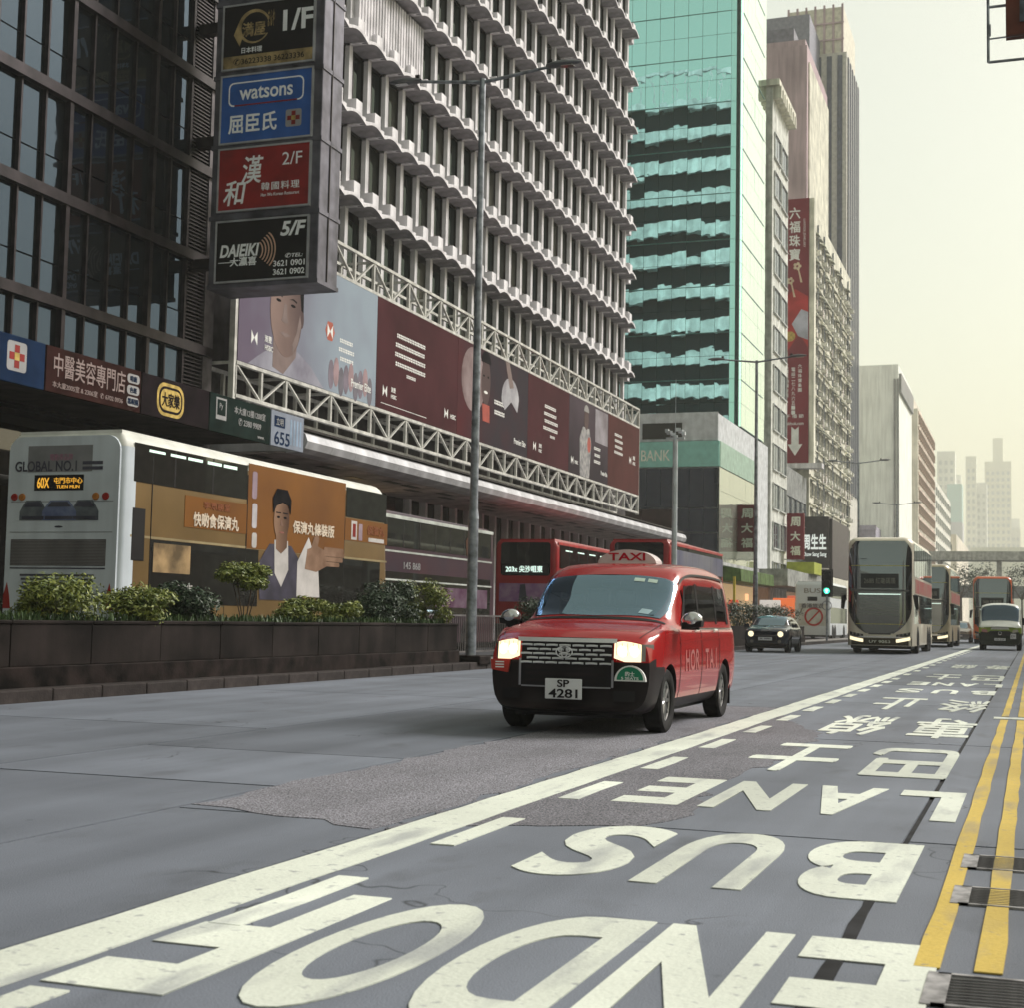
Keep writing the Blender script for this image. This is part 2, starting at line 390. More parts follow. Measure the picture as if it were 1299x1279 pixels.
# gully gratings by the kerb
IRON = M('cast_iron', (.30,.29,.295), .6, .2, var=.3, sc=12)
def grating(y, label):
    e = empty('gully_grating', (-.13, y, 0)); tag(e, label, 'drain', 'gully gratings beside the kerb')
    MB().box(-.13, .27, -.2, .2, .001, .006).build('pit', BLACK, e)
    f = MB(); f.box(-.19, -.12, -.21, .21, .001, .0095); f.box(.25, .28, -.21, .21, .001, .0095); f.box(-.16, .25, -.21, -.19, .001, .0095); f.box(-.16, .25, .19, .21, .001, .0095)
    f.build('frame', IRON, e)
    b = MB().prism([(-.155,-.02),(-.135,-.02),(.245,.02),(.225,.02)], 'z', .004, .0092).mesh('bar', IRON)
    for k in range(9): link('bar', b, e, (0, -.15+.0375*k, 0))
grating(7.3, 'slotted iron gully grating beyond the broken yellow lines, the farthest of three')
grating(6.38, 'slotted iron gully grating between two others along the yellow lines')
grating(4.72, 'large dark iron gully grating next to the painted letter E')
# ------------------------------------------------------------------ central median: kerb, planter walls
med = struct(MB().box(-13.2, -11.5, -200, 300, -.3, .13).build('median', PAVE))
kerbs(med, -11.497, -11.2, 8, 72, .15, 300)
MB().box(-13.2, -13.17, -200, 300, .131, .15).build('kerb_run', KERB, med)
GRAN = M('planter_granite', (.021,.016,.015), .65, var=.3, sc=1.4, bump=.12, bsc=25, streak=.35, rnd=.12, spec=.05)
PLIN = M('planter_plinth', (.02,.014,.013), .7, var=.4, sc=3, bump=.2, bsc=25, streak=.3, spec=.05)
SOIL = M('soil', (.03,.022,.016), .95, var=.3, sc=8, bump=.8, bsc=25)
def planter(y0, y1, label, step=1.68, x=-11.62, z=.97):
    e = empty('planter', (x, (y0+y1)/2, 0)); tag(e, label, 'planter', 'granite planters along the median')
    bevel(MB().box(x-1.35, x+.06, y0, y1, .1, .4).build('plinth', PLIN, e, world=True), .015)
    MB().box(x-1.25, x-.05, y0+.05, y1-.05, .38, z-.07).build('soil', SOIL, e, world=True)
    n = max(1, round((y1-y0)/step)); L = (y1-y0)/n
    for k in range(n):
        a = y0+k*L
        bevel(MB().box(x-.06, x+random.uniform(-.004, .004), a+.007, a+L-.007, .402, z-.05).build('panel', GRAN, e, world=True), .006, 1)
        bevel(MB().box(x-.13, x+.022, a+.004, a+L-.004, z-.05, z+random.uniform(-.004, .006)).build('coping', GRAN, e, world=True), .012)
    MB().box(x-1.3, x-1.24, y0, y1, .402, z).build('back_wall', GRAN, e, world=True)
    for y in (y0, y1-.06): MB().box(x-1.238, x-.062, y, y+.06, .402, z-.02).build('end_wall', GRAN, e, world=True)
planter(8.2, 29.3, 'long dark granite planter wall full of shrubs beside the white-backed bus')
planter(35.2, 47.5, 'granite planter of dark shrubs partly hidden behind the red taxi')
planter(55.5, 80, 'distant granite planter with a dark hedge behind the small dark hatchback', 2.4)
# ------------------------------------------------------------------ shrubs
def leafmat(n, a, b): return M(n, a, .5, c2=b, sc=9, spec=.4)
LV = [leafmat('leaf_variegated', (.25,.27,.045), (.035,.07,.012)), leafmat('leaf_green', (.06,.11,.025), (.014,.035,.010)),
      leafmat('leaf_dark', (.035,.065,.025), (.008,.022,.010))]
BARK = M('bark', (.07,.05,.035), .9, var=.3, sc=10)
def leaves(n, rx, ry, rz, ls, seed, shell=.35):
    rg = random.Random(seed); m = MB()
    bl = [(rg.uniform(-.6,.6), rg.uniform(-.6,.6), rg.uniform(-.45,.7), rg.uniform(.35,.6)) for _ in range(9)]
    for _ in range(n):
        b = rg.choice(bl); d = Vector((rg.gauss(0,1), rg.gauss(0,1), rg.gauss(0,1))).normalized()*b[3]*(rg.uniform(shell, 1.08))
        p = Vector(((b[0]+d.x)*rx, (b[1]+d.y)*ry, (b[2]+d.z)*rz))
        nrm = (Vector((d.x, d.y, d.z+.5))+Vector((rg.uniform(-.7,.7), rg.uniform(-.7,.7), rg.uniform(-.3,.7)))).normalized()
        a = nrm.orthogonal().normalized(); a.rotate(Matrix.Rotation(rg.uniform(0, 6.28), 3, nrm)); c = nrm.cross(a)
        l = ls*rg.uniform(.6, 1.25); wd = l*.36
        m.quad(p-a*l*.5, p+c*wd*.5-nrm*l*.08, p+a*l*.5-nrm*l*.12, p-c*wd*.5-nrm*l*.08)
    return m
SH = {}
def shrub(x, y, z, rx, rz, kind, label, tall=0, ls=.085, n=5200, cat='shrub', group='shrubs in the median planters'):
    k = (round(rx,2), round(rz,2), kind)
    if k not in SH: SH[k] = leaves(n, rx, rx, rz, ls, hash(k) % 999).mesh('foliage', LV[kind], fix=False)
    e = empty('shrub', (x, y, z)); tag(e, label, cat, group)
    link('foliage', SH[k], e, (0, 0, tall+rz*.8), (0, 0, random.uniform(0, 6)))
    s = MB()
    for i in range(5):
        a = i*1.26+random.random(); s.tube((.02*math.cos(a), .02*math.sin(a), -.05), (rx*.45*math.cos(a), rx*.45*math.sin(a), tall+rz*.8), .013, .006, 5)
    s.build('stem', BARK, e)
    return e
Z = .9
shrub(-12.15, 14.5, Z, .45, .25, 2, 'low dark shrub at the planter beside the bus tail lamp')
shrub(-12.2, 16.3, Z, .66, .38, 0, 'rounded yellow-green variegated shrub in front of the white bus rear')
shrub(-12.2, 17.95, Z, .68, .33, 0, 'wide variegated shrub below the corner of the white bus rear')
shrub(-12.35, 19.6, Z, .6, .36, 2, 'dark green shrub between a variegated shrub and a small bare-stemmed tree')
shrub(-12.25, 21.35, Z, .5, .3, 0, 'taller small tree-like shrub on bare stems in front of the bus side', tall=.5)
shrub(-12.2, 23.0, Z, .6, .31, 0, 'low variegated shrub under the suited man on the bus side')
shrub(-12.15, 24.7, Z, .5, .27, 0, 'small yellow-green shrub near the front wheel of the gold bus')
shrub(-12.4, 26.5, Z, .66, .46, 2, 'tall dark green shrub beside the front of the gold bus')
shrub(-12.5, 27.7, Z, .75, .52, 2, 'bushy dark green shrub in front of the purple bus')
shrub(-12.15, 28.7, Z, .55, .52, 0, 'yellow-green shrub at the planter end beside the lamp post')
for k in range(7):
    shrub(-12.3+random.uniform(-.2,.2), 36.2+1.7*k, Z, .62, .45+.1*(k % 2), 2, 'dark green shrub in the planter behind the red taxi', tall=.15*(k % 3), group='shrubs behind the taxi')
for k in range(10):
    shrub(-12.3+random.uniform(-.2,.2), 56.5+2.4*k, Z, .95, .6, 2, 'dark hedge shrub in the distant planter behind the hatchback', ls=.13, n=1100, group='hedge behind the hatchback')
g = MB(); rg = random.Random(5)
for _ in range(5200):
    y = rg.uniform(8.4, 29.2); x = -11.75-abs(rg.gauss(0, .35)); h = rg.uniform(.06, .2); a = rg.uniform(0, 6.28); wd = .014
    if x < -12.8: continue
    q = Vector((math.cos(a)*wd, math.sin(a)*wd, 0)); t = Vector((rg.uniform(-.08,.08), rg.uniform(-.08,.08), h))
    p = Vector((x, y, Z-.01)); g.quad(p-q, p+q, p+t+q*.4, p+t-q*.4)
go = link('ground_cover', g.mesh('ground_cover', LV[1], fix=False)); tag(go, 'short grassy ground cover along the planter edge', 'ground cover', kind='stuff')
# pedestrian railing on the median
RAIL = M('railing_paint', (.16,.15,.15), .5, .4, var=.2)
def railing(y0, y1, x, label, z0=.13):
    e = empty('railing', (x, (y0+y1)/2, z0)); tag(e, label, 'railing', 'pedestrian railings')
    L = y1-y0
    for z in (.15, 1.0): MB().box(-.02, .02, -L/2, L/2, z, z+.04).build('rail', RAIL, e)
    bar = MB().box(-.009, .009, -.009, .009, .19, 1.0).mesh('bar', RAIL); po = MB().box(-.03, .03, -.03, .03, -.02, 1.1).mesh('post', RAIL)
    k = 0; n = int(L/.13)
    for i in range(1, n): link('bar', bar, e, (0, -L/2+i*L/n, 0))
    for i in range(int(L/2)+1): link('post', po, e, (.001, -L/2+i*L/int(L/2), 0))
railing(29.9, 35.1, -12.6, 'grey pedestrian railing between the lamp post and the next planter')
railing(48, 55, -12.6, 'grey pedestrian railing behind the taxi roof')
# ================================================================== buildings
FRAME = M('dark_aluminium', (.024,.019,.022), .45, .5, var=.25, sc=3, rnd=.1)
def pane_mesh(w, h, th=.03):
    return MB().box(0, th, 0, w, 0, h)
# ------------------------------------------------------------------ dark glass block on the left
GLX = GL('dark_curtain_glass', (.010,.012,.014), (.42,.60,.86), .05, .02, wave=.14, wsc=.9, ior=1.45)
gb = empty('glass_building', (-21.7, 22, 0)); tag(gb, 'dark glass office block with brown metal floor bands behind the hanging sign', 'building')
MB().box(-45, -21.95, 4, 35.4, 0, 42).build('wall', FRAME, gb, world=True)
ysm = [4+.88*i for i in range(35)]
ysm = [y for y in ysm if y < 34.0] + [33.95]
fl = 2.52; zb = 8.34-2.52*1
levels = [zb+fl*i for i in range(7)]
bandm = MB().box(-21.98, -21.52, 4, 35.3, -.13, .13).mesh('floor_band', FRAME)
for z in levels + [levels[-1]+fl]: link('floor_band', bandm, gb, (0, 0, z), world=True)
pm = {}
for z in levels:
    for i, (a, b) in enumerate(zip(ysm, ysm[1:])):
        if b < 17: continue
        wd = b-a-.06
        for z0, hh in ((.14, .75), (.93, 1.46)):
            key = (round(wd, 3), hh)
            if key not in pm: pm[key] = MB().box(-.03, 0, 0, wd, 0, hh).mesh('pane', GLX)
            if (z0 == .14) and z > 21: continue
            if z > 21: continue
            o = link('pane', pm[key], gb, (-21.72+random.uniform(-.004,.004), a+.03, z+z0), world=True)
            o.rotation_euler = (random.uniform(-.003,.003), random.uniform(-.004,.004), random.uniform(-.006,.006))
MB().box(-21.95, -21.73, 4, 17, 2, 24).build('glazing', GLX, gb, world=True)
MB().box(-21.95, -21.73, 4, 34, 21.1, 26).build('glazing', GLX, gb, world=True)
mm = MB().box(-21.8, -21.62, -.03, .03, zb, 26).mesh('mullion', FRAME); mm2 = MB().box(-21.8, -21.56, -.07, .07, zb, 26).mesh('mullion', FRAME)
for i, y in enumerate(ysm):
    if y > 16: link('mullion', mm2 if i % 4 == 0 else mm, gb, (0, y, 0), world=True)
slat = MB().prism([(-21.8,0),(-21.62,-.05),(-21.62,-.02),(-21.8,.03)], 'y', 34.0, 34.85).mesh('louvre_slat', FRAME)
k = 0
for z in levels:
    for j in range(22):
        if z < 20: link('louvre_slat', slat, gb, (0, 0, z+.2+j*.104), world=True)
MB().box(-21.95, -21.85, 34, 34.9, zb, 26).build('louvre_backing', BLACK, gb, world=True)
MB().box(-22.3, -21.6, 34.9, 35.38, 0, 26).build('corner_column', M('mauve_stone', (.13,.115,.125), .6, var=.25, streak=.3), gb, world=True)
MB().box(-21.94, -21.7, 4, 34, .12, 5.5).build('shopfront', GL('shop_glass', (.012,.011,.011), (.8,.8,.8), .05), gb, world=True)
# canopy fascia with shop signs
can = MB().box(-21.69, -19.22, 4, 35.0, 5.75, 6.35).build('canopy', M('canopy_dark', (.035,.03,.03), .7, var=.3), gb, world=True)
def fascia(name, y0, y1, mt, label, z0=5.62, z1=6.58):
    e = empty(name, (-19.2, (y0+y1)/2, z0)); tag(e, label, 'sign', 'shop signs along the dark canopy')
    p = bevel(MB().box(-19.218, -19.14, y0+.01, y1-.01, z0, z1).build('panel', mt, e, world=True), .01, 1)
    return e, p
BLUE = M('sign_blue', (.007,.02,.055), .8, spec=.03, var=.12); BROWN = M('sign_brown', (.026,.009,.008), .8, spec=.03, var=.2); MAROON = M('sign_dark_maroon', (.011,.007,.009), .8, spec=.03, var=.2)
GREEN = M('sign_dark_green', (.008,.017,.015), .8, spec=.03, var=.2)
LET = M('sign_lettering', (.28,.275,.285), .5, var=.05); LET2 = M('sign_lettering_pink', (.25,.19,.185), .5, var=.05)
RED = M('sign_red', (.21,.012,.012), .4, var=.1)
def cross_logo(par, cy, cz, s, face='+x', at=-19.14, world=True):
    """rounded white tile with a red and navy chequered cross"""
    def F(p, m, d): flat(p, m, par, 'emblem', face, at+(d if face == '+x' else -d), .003, world)
    F(rrect(cy-s, cy+s, cz-s, cz+s, s*.25), LET, .001)
    q = s*.42
    for i in (-1, 0, 1):
        for j in (-1, 0, 1):
            if i and j: continue
            F(rect(cy+i*q*1.25-q*.6, cy+i*q*1.25+q*.6, cz+j*q*1.25-q*.6, cz+j*q*1.25+q*.6), RED if (i or j) else GOLD, .005 if (i or j) else .006)
e, p = fascia('shop_sign', 20, 24.9, BLUE, 'dark blue shop sign with a red cross emblem on the canopy')
cross_logo(p, 24.0, 6.16, .3)
e, p = fascia('shop_sign', 24.92, 28.35, BROWN, 'brown clinic sign with large pale Chinese lettering and three round-ended labels')
text('中醫美容專門店', LET2, p, (-19.136, 26.45, 6.22), '+x', w=2.55, h=.5, bold=.004, world=True)
text('本大廈2005室 & 2306室  ✆ 6702 0936', LET2, p, (-19.136, 26.4, 5.8), '+x', w=2.5, h=.13, bold=.004, world=True)
for z, t in ((6.36, '暗瘡'), (6.1, '色斑'), (5.84, '黑眼圈')):
    flat(rrect(27.8, 28.28, z-.105, z+.105, .09), LET, p, 'label_pill', '+x', -19.139)
    text(t, BLUE, p, (-19.132, 28.04, z), '+x', h=.13, bold=.01)
e, p = fascia('shop_sign', 28.37, 31.3, MAROON, 'dark maroon sign with a gold oval Chinese emblem')
flat(rrect(29.0, 30.15, 5.7, 6.48, .3, 6), GOLD, p, 'emblem', '+x', -19.139); flat(rrect(29.08, 30.07, 5.78, 6.40, .25, 6), MAROON, p, 'emblem', '+x', -19.135)
flat(rrect(29.14, 30.01, 5.84, 6.34, .2, 6), GOLD, p, 'emblem', '+x', -19.131)
text('大家樂', MAROON, p, (-19.125, 29.57, 6.09), '+x', w=.75, h=.34, bold=.02)
e, p = fascia('shop_sign', 31.32, 34.4, GREEN, 'dark green sign with white address and telephone number')
flat(rect(31.62, 32.12, 5.95, 6.5), LET, p, 'emblem', '+x', -19.139); flat(rect(31.67, 32.07, 6.06, 6.45), GREEN, p, 'emblem', '+x', -19.135)
text('Py', LET, p, (-19.13, 31.85, 6.28), '+x', h=.17, bold=.0)
text('本大廈12樓1208室', LET, p, (-19.136, 33.3, 6.3), '+x', w=1.6, h=.19, bold=.006); text('✆ 2380 9909', LET, p, (-19.136, 33.3, 6.02), '+x', h=.19, bold=.006)
text('www.', LET, p, (-19.136, 33.9, 5.74), '+x', h=.07, bold=0)
e, p = fascia('shop_sign', 34.42, 36.3, M('sign_pale', (.2,.225,.29), .4, var=.08), 'pale blue-white sign reading 655 at the canopy end')
text('655', BLUE, p, (-19.136, 35.05, 5.86), '+x', w=.85, h=.36, bold=.01)
flat(rect(34.6, 35.2, 6.15, 6.45), BLUE, p, 'emblem', '+x', -19.139); text('立明', LET, p, (-19.134, 34.9, 6.3), '+x', h=.2)
for k in range(4): flat(rect(35.5+.18*k, 35.6+.18*k, 5.75, 6.45), M('sign_faint', (.22,.3,.42), .4), p, 'print', '+x', -19.139)
# ------------------------------------------------------------------ hanging sign tower
MAUVE = M('sign_frame_metal', (.12,.117,.145), .5, .4, var=.2, sc=2, streak=.3)
st = empty('sign_tower', (-20.3, 36.2, 10.1)); tag(st, 'tall projecting metal sign box with four restaurant and pharmacy panels', 'sign')
bevel(MB().box(-22.0, -18.55, 35.66, 36.9, 10.3, 21.5).build('box', MAUVE, st, world=True), .03)
for z in (10.33, 12.3, 14.36, 16.4, 18.55, 20.6): MB().box(-22.03, -18.52, 35.63, 36.93, z-.06, z+.06).build('trim', MAUVE, st, world=True)
MB().box(-18.55, -18.52, 36.2, 36.24, 10.4, 21.5).build('seam', FRAME, st, world=True)
for z in (11, 14.6, 18): MB().box(-23.2, -21.9, 36.1, 36.4, z, z+.3).build('bracket', FRAME, st, world=True)
def panel(z0, z1, mt, label):
    f = MB(); x0, x1 = -21.72, -18.86
    f.box(x0-.05, x0, 35.58, 35.66, z0-.05, z1+.05); f.box(x1, x1+.05, 35.58, 35.66, z0-.05, z1+.05); f.box(x0, x1, 35.58, 35.66, z0-.05, z0); f.box(x0, x1, 35.58, 35.66, z1, z1+.05)
    f.build('panel_frame', CHROME if 0 else M('frame_white', (.42,.42,.45), .4, .3), st, world=True)
    o = MB().box(x0, x1, 35.6, 35.65, z0, z1).build('panel', mt, st, world=True); o['label'] = label; return o
SY = 35.595
PBLK = M('panel_black', (.008,.007,.008), .3, var=.2); PBLU = M('panel_blue', (.025,.10,.36), .35, var=.08); PRED = M('panel_red', (.24,.014,.014), .4, var=.12)
WL = M('panel_white', (.82,.83,.86), .4, var=.03); GO = M('panel_gold', (.36,.26,.12), .35, .2, var=.35, sc=2)
p = panel(16.62, 18.45, PBLK, 'black panel with gold Japanese emblem reading 1/F')
text('1/F', WL, p, (-19.35, SY, 17.85), w=.95, h=.62, bold=.025)
flat(rect(-21.72, -18.86, 16.63, 16.98), GO, p, 'print', '-y', 35.599); text('✆36223338 36223336', PBLK, p, (-20.25, SY-.004, 16.8), w=2.25, h=.2, bold=.004)
flat(ell(-20.75, 17.8, .52, .5, 24, 20, 330)+ell(-20.72, 17.78, .44, .43, 24, 330, 20), GO, p, 'emblem', '-y', 35.599)
text('満屋', GO, p, (-20.75, SY-.004, 17.72), w=.75, h=.42, bold=.02); text('まんや', GO, p, (-20.2, SY-.006, 17.98), w=.22, h=.5, bold=.01)
flat([(-21.4,17.6),(-21.25,17.95),(-21.1,17.55),(-21.2,17.25)], GO, p, 'emblem', '-y', 35.598)
text('日本料理', WL, p, (-20.8, SY-.004, 17.12), w=.66, h=.17, bold=.01)
p = panel(14.46, 16.38, PBLU, 'blue pharmacy panel with white lettering')
o0 = rrect(-21.5, -19.1, 15.5, 16.2, .16); i0 = rrect(-21.46, -19.14, 15.54, 16.16, .14)
m = MB(); m.grid([[(a, 35.596, b) for a, b in o0], [(a, 35.596, b) for a, b in i0]], closed=True); m.build('outline', WL, p)
flat(rect(-21.3, -19.3, 15.5, 15.54), RED, p, 'outline', '-y', 35.594)
text('watsons', WL, p, (-20.3, SY, 15.85), w=1.7, h=.36, bold=.015)
text('屈臣氏', WL, p, (-20.7, SY, 14.98), w=1.55, h=.55, bold=.02); cross_logo(p, -19.4, 15.0, .25, '-y', 35.6, False)
p = panel(12.5, 14.25, PRED, 'red Korean restaurant panel with brushed white characters')
text('2/F', WL, p, (-19.4, SY, 13.85), w=.62, h=.36, bold=.0)
text('漢', WL, p, (-20.65, SY, 13.62), w=.68, h=.8, bold=.012, shear=.15); text('和', WL, p, (-21.2, SY, 12.98), w=.72, h=.72, bold=.012, shear=.15)
text('韓國料理', WL, p, (-19.75, SY, 13.1), w=1.2, h=.23, bold=.004, spacing=1.2); text('Han Wo Korean Restaurant', WL, p, (-19.75, SY, 12.86), w=1.2, h=.09, bold=0)
p = panel(10.46, 12.15, PBLK, 'black Japanese restaurant panel reading 5/F with telephone numbers')
text('5/F', WL, p, (-19.3, SY, 11.85), w=.8, h=.42, bold=.03, shear=.2)
text('DAIEIKI', WL, p, (-20.98, SY, 11.32), w=1.25, h=.36, bold=.03, shear=.2); text('大瀛喜', WL, p, (-20.85, SY, 11.0), w=.85, h=.26, bold=.02)
flat(rect(-21.65, -21.15, 10.98, 11.0), WL, p, 'print', '-y', 35.598)
for k in range(5):      # feathered crest: five nested crescents
    cx, r0 = -20.42+.045*k, .20+.055*k
    flat(ell(cx, 11.28, r0, r0*1.35, 12, -55, 62)+ell(cx-.03, 11.28, r0-.012, r0*1.28, 12, 62, -55), M('panel_peach', (.6,.38,.28), .4), p, 'emblem', '-y', 35.598-.0006*k)
text('✆TEL:', WL, p, (-19.25, SY, 11.08), w=.55, h=.13, bold=.01, shear=.2); text('3621 0901', WL, p, (-19.4, SY, 10.87), w=.98, h=.17, bold=.015); text('3621 0902', WL, p, (-19.4, SY, 10.63), w=.98, h=.17, bold=.015)
st.location = (-19.22, 34.28, 9.62); st.scale = (.947,)*3
# ------------------------------------------------------------------ white bank office block
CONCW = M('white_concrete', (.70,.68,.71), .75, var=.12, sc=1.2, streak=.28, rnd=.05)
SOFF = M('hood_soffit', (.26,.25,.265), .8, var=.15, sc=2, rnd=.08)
OG = GL('office_glass', (.005,.006,.006), (.6,.75,.7), .0, .03, rnd=.25, wave=.1, wsc=.8, ior=1.25)
Y0, BAY, NB = 36.6, 1.56, 30; Y1 = Y0+BAY*NB; FZ = [15.6+2.96*i for i in range(11)]
ob = empty('office_building', (-23, 60, 0)); tag(ob, 'white concrete office block with scalloped sunshade hoods and slender columns', 'building')
MB().box(-58, -23.35, Y0-.6, Y1, 0, 48.3).build('wall', M('office_wall', (.12,.115,.12), .7, var=.2), ob, world=True)
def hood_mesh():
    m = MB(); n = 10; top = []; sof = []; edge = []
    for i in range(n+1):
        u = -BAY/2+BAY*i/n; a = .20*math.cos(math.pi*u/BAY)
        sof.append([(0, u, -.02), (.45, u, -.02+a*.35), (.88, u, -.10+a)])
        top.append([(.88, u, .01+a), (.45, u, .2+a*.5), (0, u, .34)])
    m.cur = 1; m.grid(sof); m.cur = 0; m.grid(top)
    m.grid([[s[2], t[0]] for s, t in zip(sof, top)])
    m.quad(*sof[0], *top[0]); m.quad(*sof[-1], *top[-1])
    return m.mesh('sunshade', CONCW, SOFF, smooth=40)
HM = hood_mesh()
def col_mesh(h):
    m = MB(); m.box(-.02, .2, -.135, .135, -.1, h); m.box(.0, .58, -.25, .25, .1, .84); m.box(.0, .8, -.11, .11, -.05, .22)
    return m.mesh('column', CONCW)
CM = col_mesh(2.96); 
def win_mesh():
    m = MB(); m.cur = 0; m.box(-.1, -.03, -.66, .66, .4, 2.9); m.cur = 1
    for y in (-.67, -.2, .66): m.box(-.03, .02, y-.02, y+.02, .4, 2.9)
    for z in (.42, 1.15, 2.85): m.box(-.03, .015, -.65, .65, z-.02, z+.02)
    m.box(-.1, .03, -.66, .66, .3, .4)
    return m.mesh('window', OG, FRAME)
WM = win_mesh(); XF = -23.0
rest = {'sunshade': MB(), 'column': MB(), 'window': MB()}
for fi, z in enumerate(FZ):
    for b in range(NB):
        y = Y0+BAY*(b+.5)
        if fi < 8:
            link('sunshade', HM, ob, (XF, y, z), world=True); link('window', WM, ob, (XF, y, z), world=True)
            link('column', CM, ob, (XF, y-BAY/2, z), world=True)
        else:
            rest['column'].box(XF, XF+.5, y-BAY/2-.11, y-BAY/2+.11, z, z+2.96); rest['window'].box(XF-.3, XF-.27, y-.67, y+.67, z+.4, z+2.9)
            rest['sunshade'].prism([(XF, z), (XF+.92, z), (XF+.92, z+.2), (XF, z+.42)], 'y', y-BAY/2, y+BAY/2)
    if fi < 8: link('column', CM, ob, (XF, Y1, z), world=True)
for n, mt in (('sunshade', CONCW), ('column', CONCW), ('window', OG)):
    o = rest[n].build('upper_'+n+'s', mt, ob, world=True); o['kind'] = 'stuff'
# lowest storey behind the billboard frame
low = MB().box(0, .2, -.12, .12, 0, 3.7).mesh('column', CONCW); loww = MB().box(-.1, -.03, -.67, .67, 0, 3.3).mesh('window', OG)
for b in range(NB+1): link('column', low, ob, (XF, Y0+BAY*b, 12.0), world=True)
for b in range(NB): link('window', loww, ob, (XF, Y0+BAY*(b+.5), 12.0), world=True)
# ribbed plant screen that replaces a few windows high on the left
m = MB(); m.box(XF-.2, XF+.3, Y0+BAY*6.1, Y0+BAY*9.9, 21.95, 24.4)
for k in range(24): m.box(XF+.3, XF+.4, Y0+BAY*6.1+k*.247, Y0+BAY*6.1+k*.247+.14, 21.97, 24.38)
m.build('ribbed_screen', CONCW, ob, world=True)
# end wall up the side street: banded windows (mirrored in the green tower)
for z in FZ:
    MB().box(-57, -22.6, Y1+.05, Y1+.55, z-.2, z+1.0).build('spandrel', CONCW, ob, world=True)
    MB().box(-57, -23.2, Y1+.02, Y1+.08, z+1.01, z+2.75).build('window_band', M('band_glass', (.008,.008,.010), .15), ob, world=True)
pz = FZ[-1]+2.96
MB().box(-57, -22.6, Y1-.3, Y1+.5, pz-.1, pz+.5).build('parapet', CONCW, ob, world=True)
rl = MB().box(-.05, .05, -.05, .05, 0, 2.6).mesh('roof_post', CONCW)
for k in range(24): link('roof_post', rl, ob, (-22.9-1.1*k, Y1+.1, pz+.4), world=True)
MB().box(-50, -22.8, Y1, Y1+.2, pz+3.0, pz+3.3).build('roof_rail', CONCW, ob, world=True)
# podium: stone wall, canopy, soffit, shop glass
MB().box(-23.34, -22.6, Y0-.5, Y1, 5.9, 12.0).build('podium_wall', M('podium_dark', (.045,.04,.042), .8, var=.3), ob, world=True)
CAN = M('canopy_metal', (.50,.50,.53), .5, .15, var=.15, sc=1, streak=.2)
prof = [(-23.3,6.3),(-19.45,6.3),(-19.2,6.18),(-19.12,5.98),(-19.2,5.78),(-19.42,5.68),(-19.8,5.66),(-19.8,5.72),(-23.3,5.72)]
NS = 30; L = (Y1+1.0-36.5)/NS
seg = MB().prism(prof, 'y', .006, L-.006).mesh('canopy_panel', CAN)
for k in range(NS): link('canopy_panel', seg, ob, (0, 36.5+k*L, 0), world=True)
MB().box(-19.5, -19.25, 36.4, Y1+1, 6.3, 6.36).build('canopy_edge', FRAME, ob, world=True)
SOP = M('soffit_panel', (.38,.33,.33), .6, var=.25, sc=1.5, rnd=.1)
sp = MB().box(-22.9, -19.86, .012, L-.012, 5.66, 5.70).mesh('soffit_panel', SOP); dl = MB().box(-21.2, -20.9, .2, L-.3, 5.645, 5.655).mesh('soffit_vent', BLACK)
for k in range(NS):
    link('soffit_panel', sp, ob, (0, 36.5+k*L, 0), world=True); link('soffit_vent', dl, ob, (random.choice((-.6, 0, .6)), 36.5+k*L, 0), world=True)
MB().box(-23.3, -23.0, 36.5, Y1, .12, 5.7).build('shop_glazing', GL('lobby_glass', (.02,.018,.017), (.9,.85,.8), .06), ob, world=True)
fin = MB().box(-22.98, -22.7, -.11, .11, .12, 5.68).mesh('fin', CONCW)
for k in range(20): link('fin', fin, ob, (0, 52+1.6*k, 0), world=True)
for y in (40, 45, 49): MB().box(-22.98, -22.6, y, y+.5, .12, 5.68).build('pier', M('pier_stone', (.2,.17,.16), .6, var=.2), ob, world=True)
MB().box(-23.0, -22.95, 46, 48.6, 3.2, 5.2).build('lit_window', EM('shop_light', (.8,.55,.25), .6), ob, world=True)
# ------------------------------------------------------------------ billboard on its white truss
TR = M('truss_paint', (.56,.55,.52), .55, var=.12, sc=3, streak=.25)
bb = empty('billboard', (-21, 58, 7.2)); tag(bb, 'long maroon and grey bank billboard on a white steel truss', 'billboard')
ya, yb = 35.6, 80.1; NP = 30; S = (yb-ya)/NP
post = MB().box(-.05, .05, -.05, .05, 0, 1).mesh('truss_post', TR)
def brace(dy, h): return MB().prism([(-.045,0),(.045,0),(dy+.045,h),(dy-.045,h)], 'x', -.04, .04).mesh('truss_brace', TR)
for z0, z1 in ((7.2, 8.14), (12.06, 13.1)):
    for z in (z0, z1):
        MB().box(-21.07, -20.93, ya, yb, z-.05, z+.05).build('chord', TR, bb, world=True); MB().box(-22.3, -22.2, ya, yb, z-.05, z+.05).build('chord', TR, bb, world=True)
    bu, bd = brace(S-.1, z1-z0-.1), brace(-(S-.1), z1-z0-.1)
    for k in range(NP+1):
        y = ya+k*S
        link('truss_post', post, bb, (-21, y, z0+.05), scale=(1,1,z1-z0-.1), world=True); link('truss_post', post, bb, (-22.25, y, z0+.05), scale=(1,1,z1-z0-.1), world=True)
        if k < NP: link('truss_brace', bu if k % 2 else bd, bb, (-21, y+.05 if k % 2 else y+S-.05, z0+.05), world=True)
        MB().box(-22.2, -21.07, y-.04, y+.04, z1-.04, z1+.04).build('outrigger', TR, bb, world=True) if k % 2 == 0 else None
MB().box(-21.12, -20.95, ya-.14, ya, 6.2, 13.15).build('end_post', TR, bb, world=True)
MB().box(-21.12, -20.95, yb, yb+.1, 7.1, 13.15).build('end_post', TR, bb, world=True)
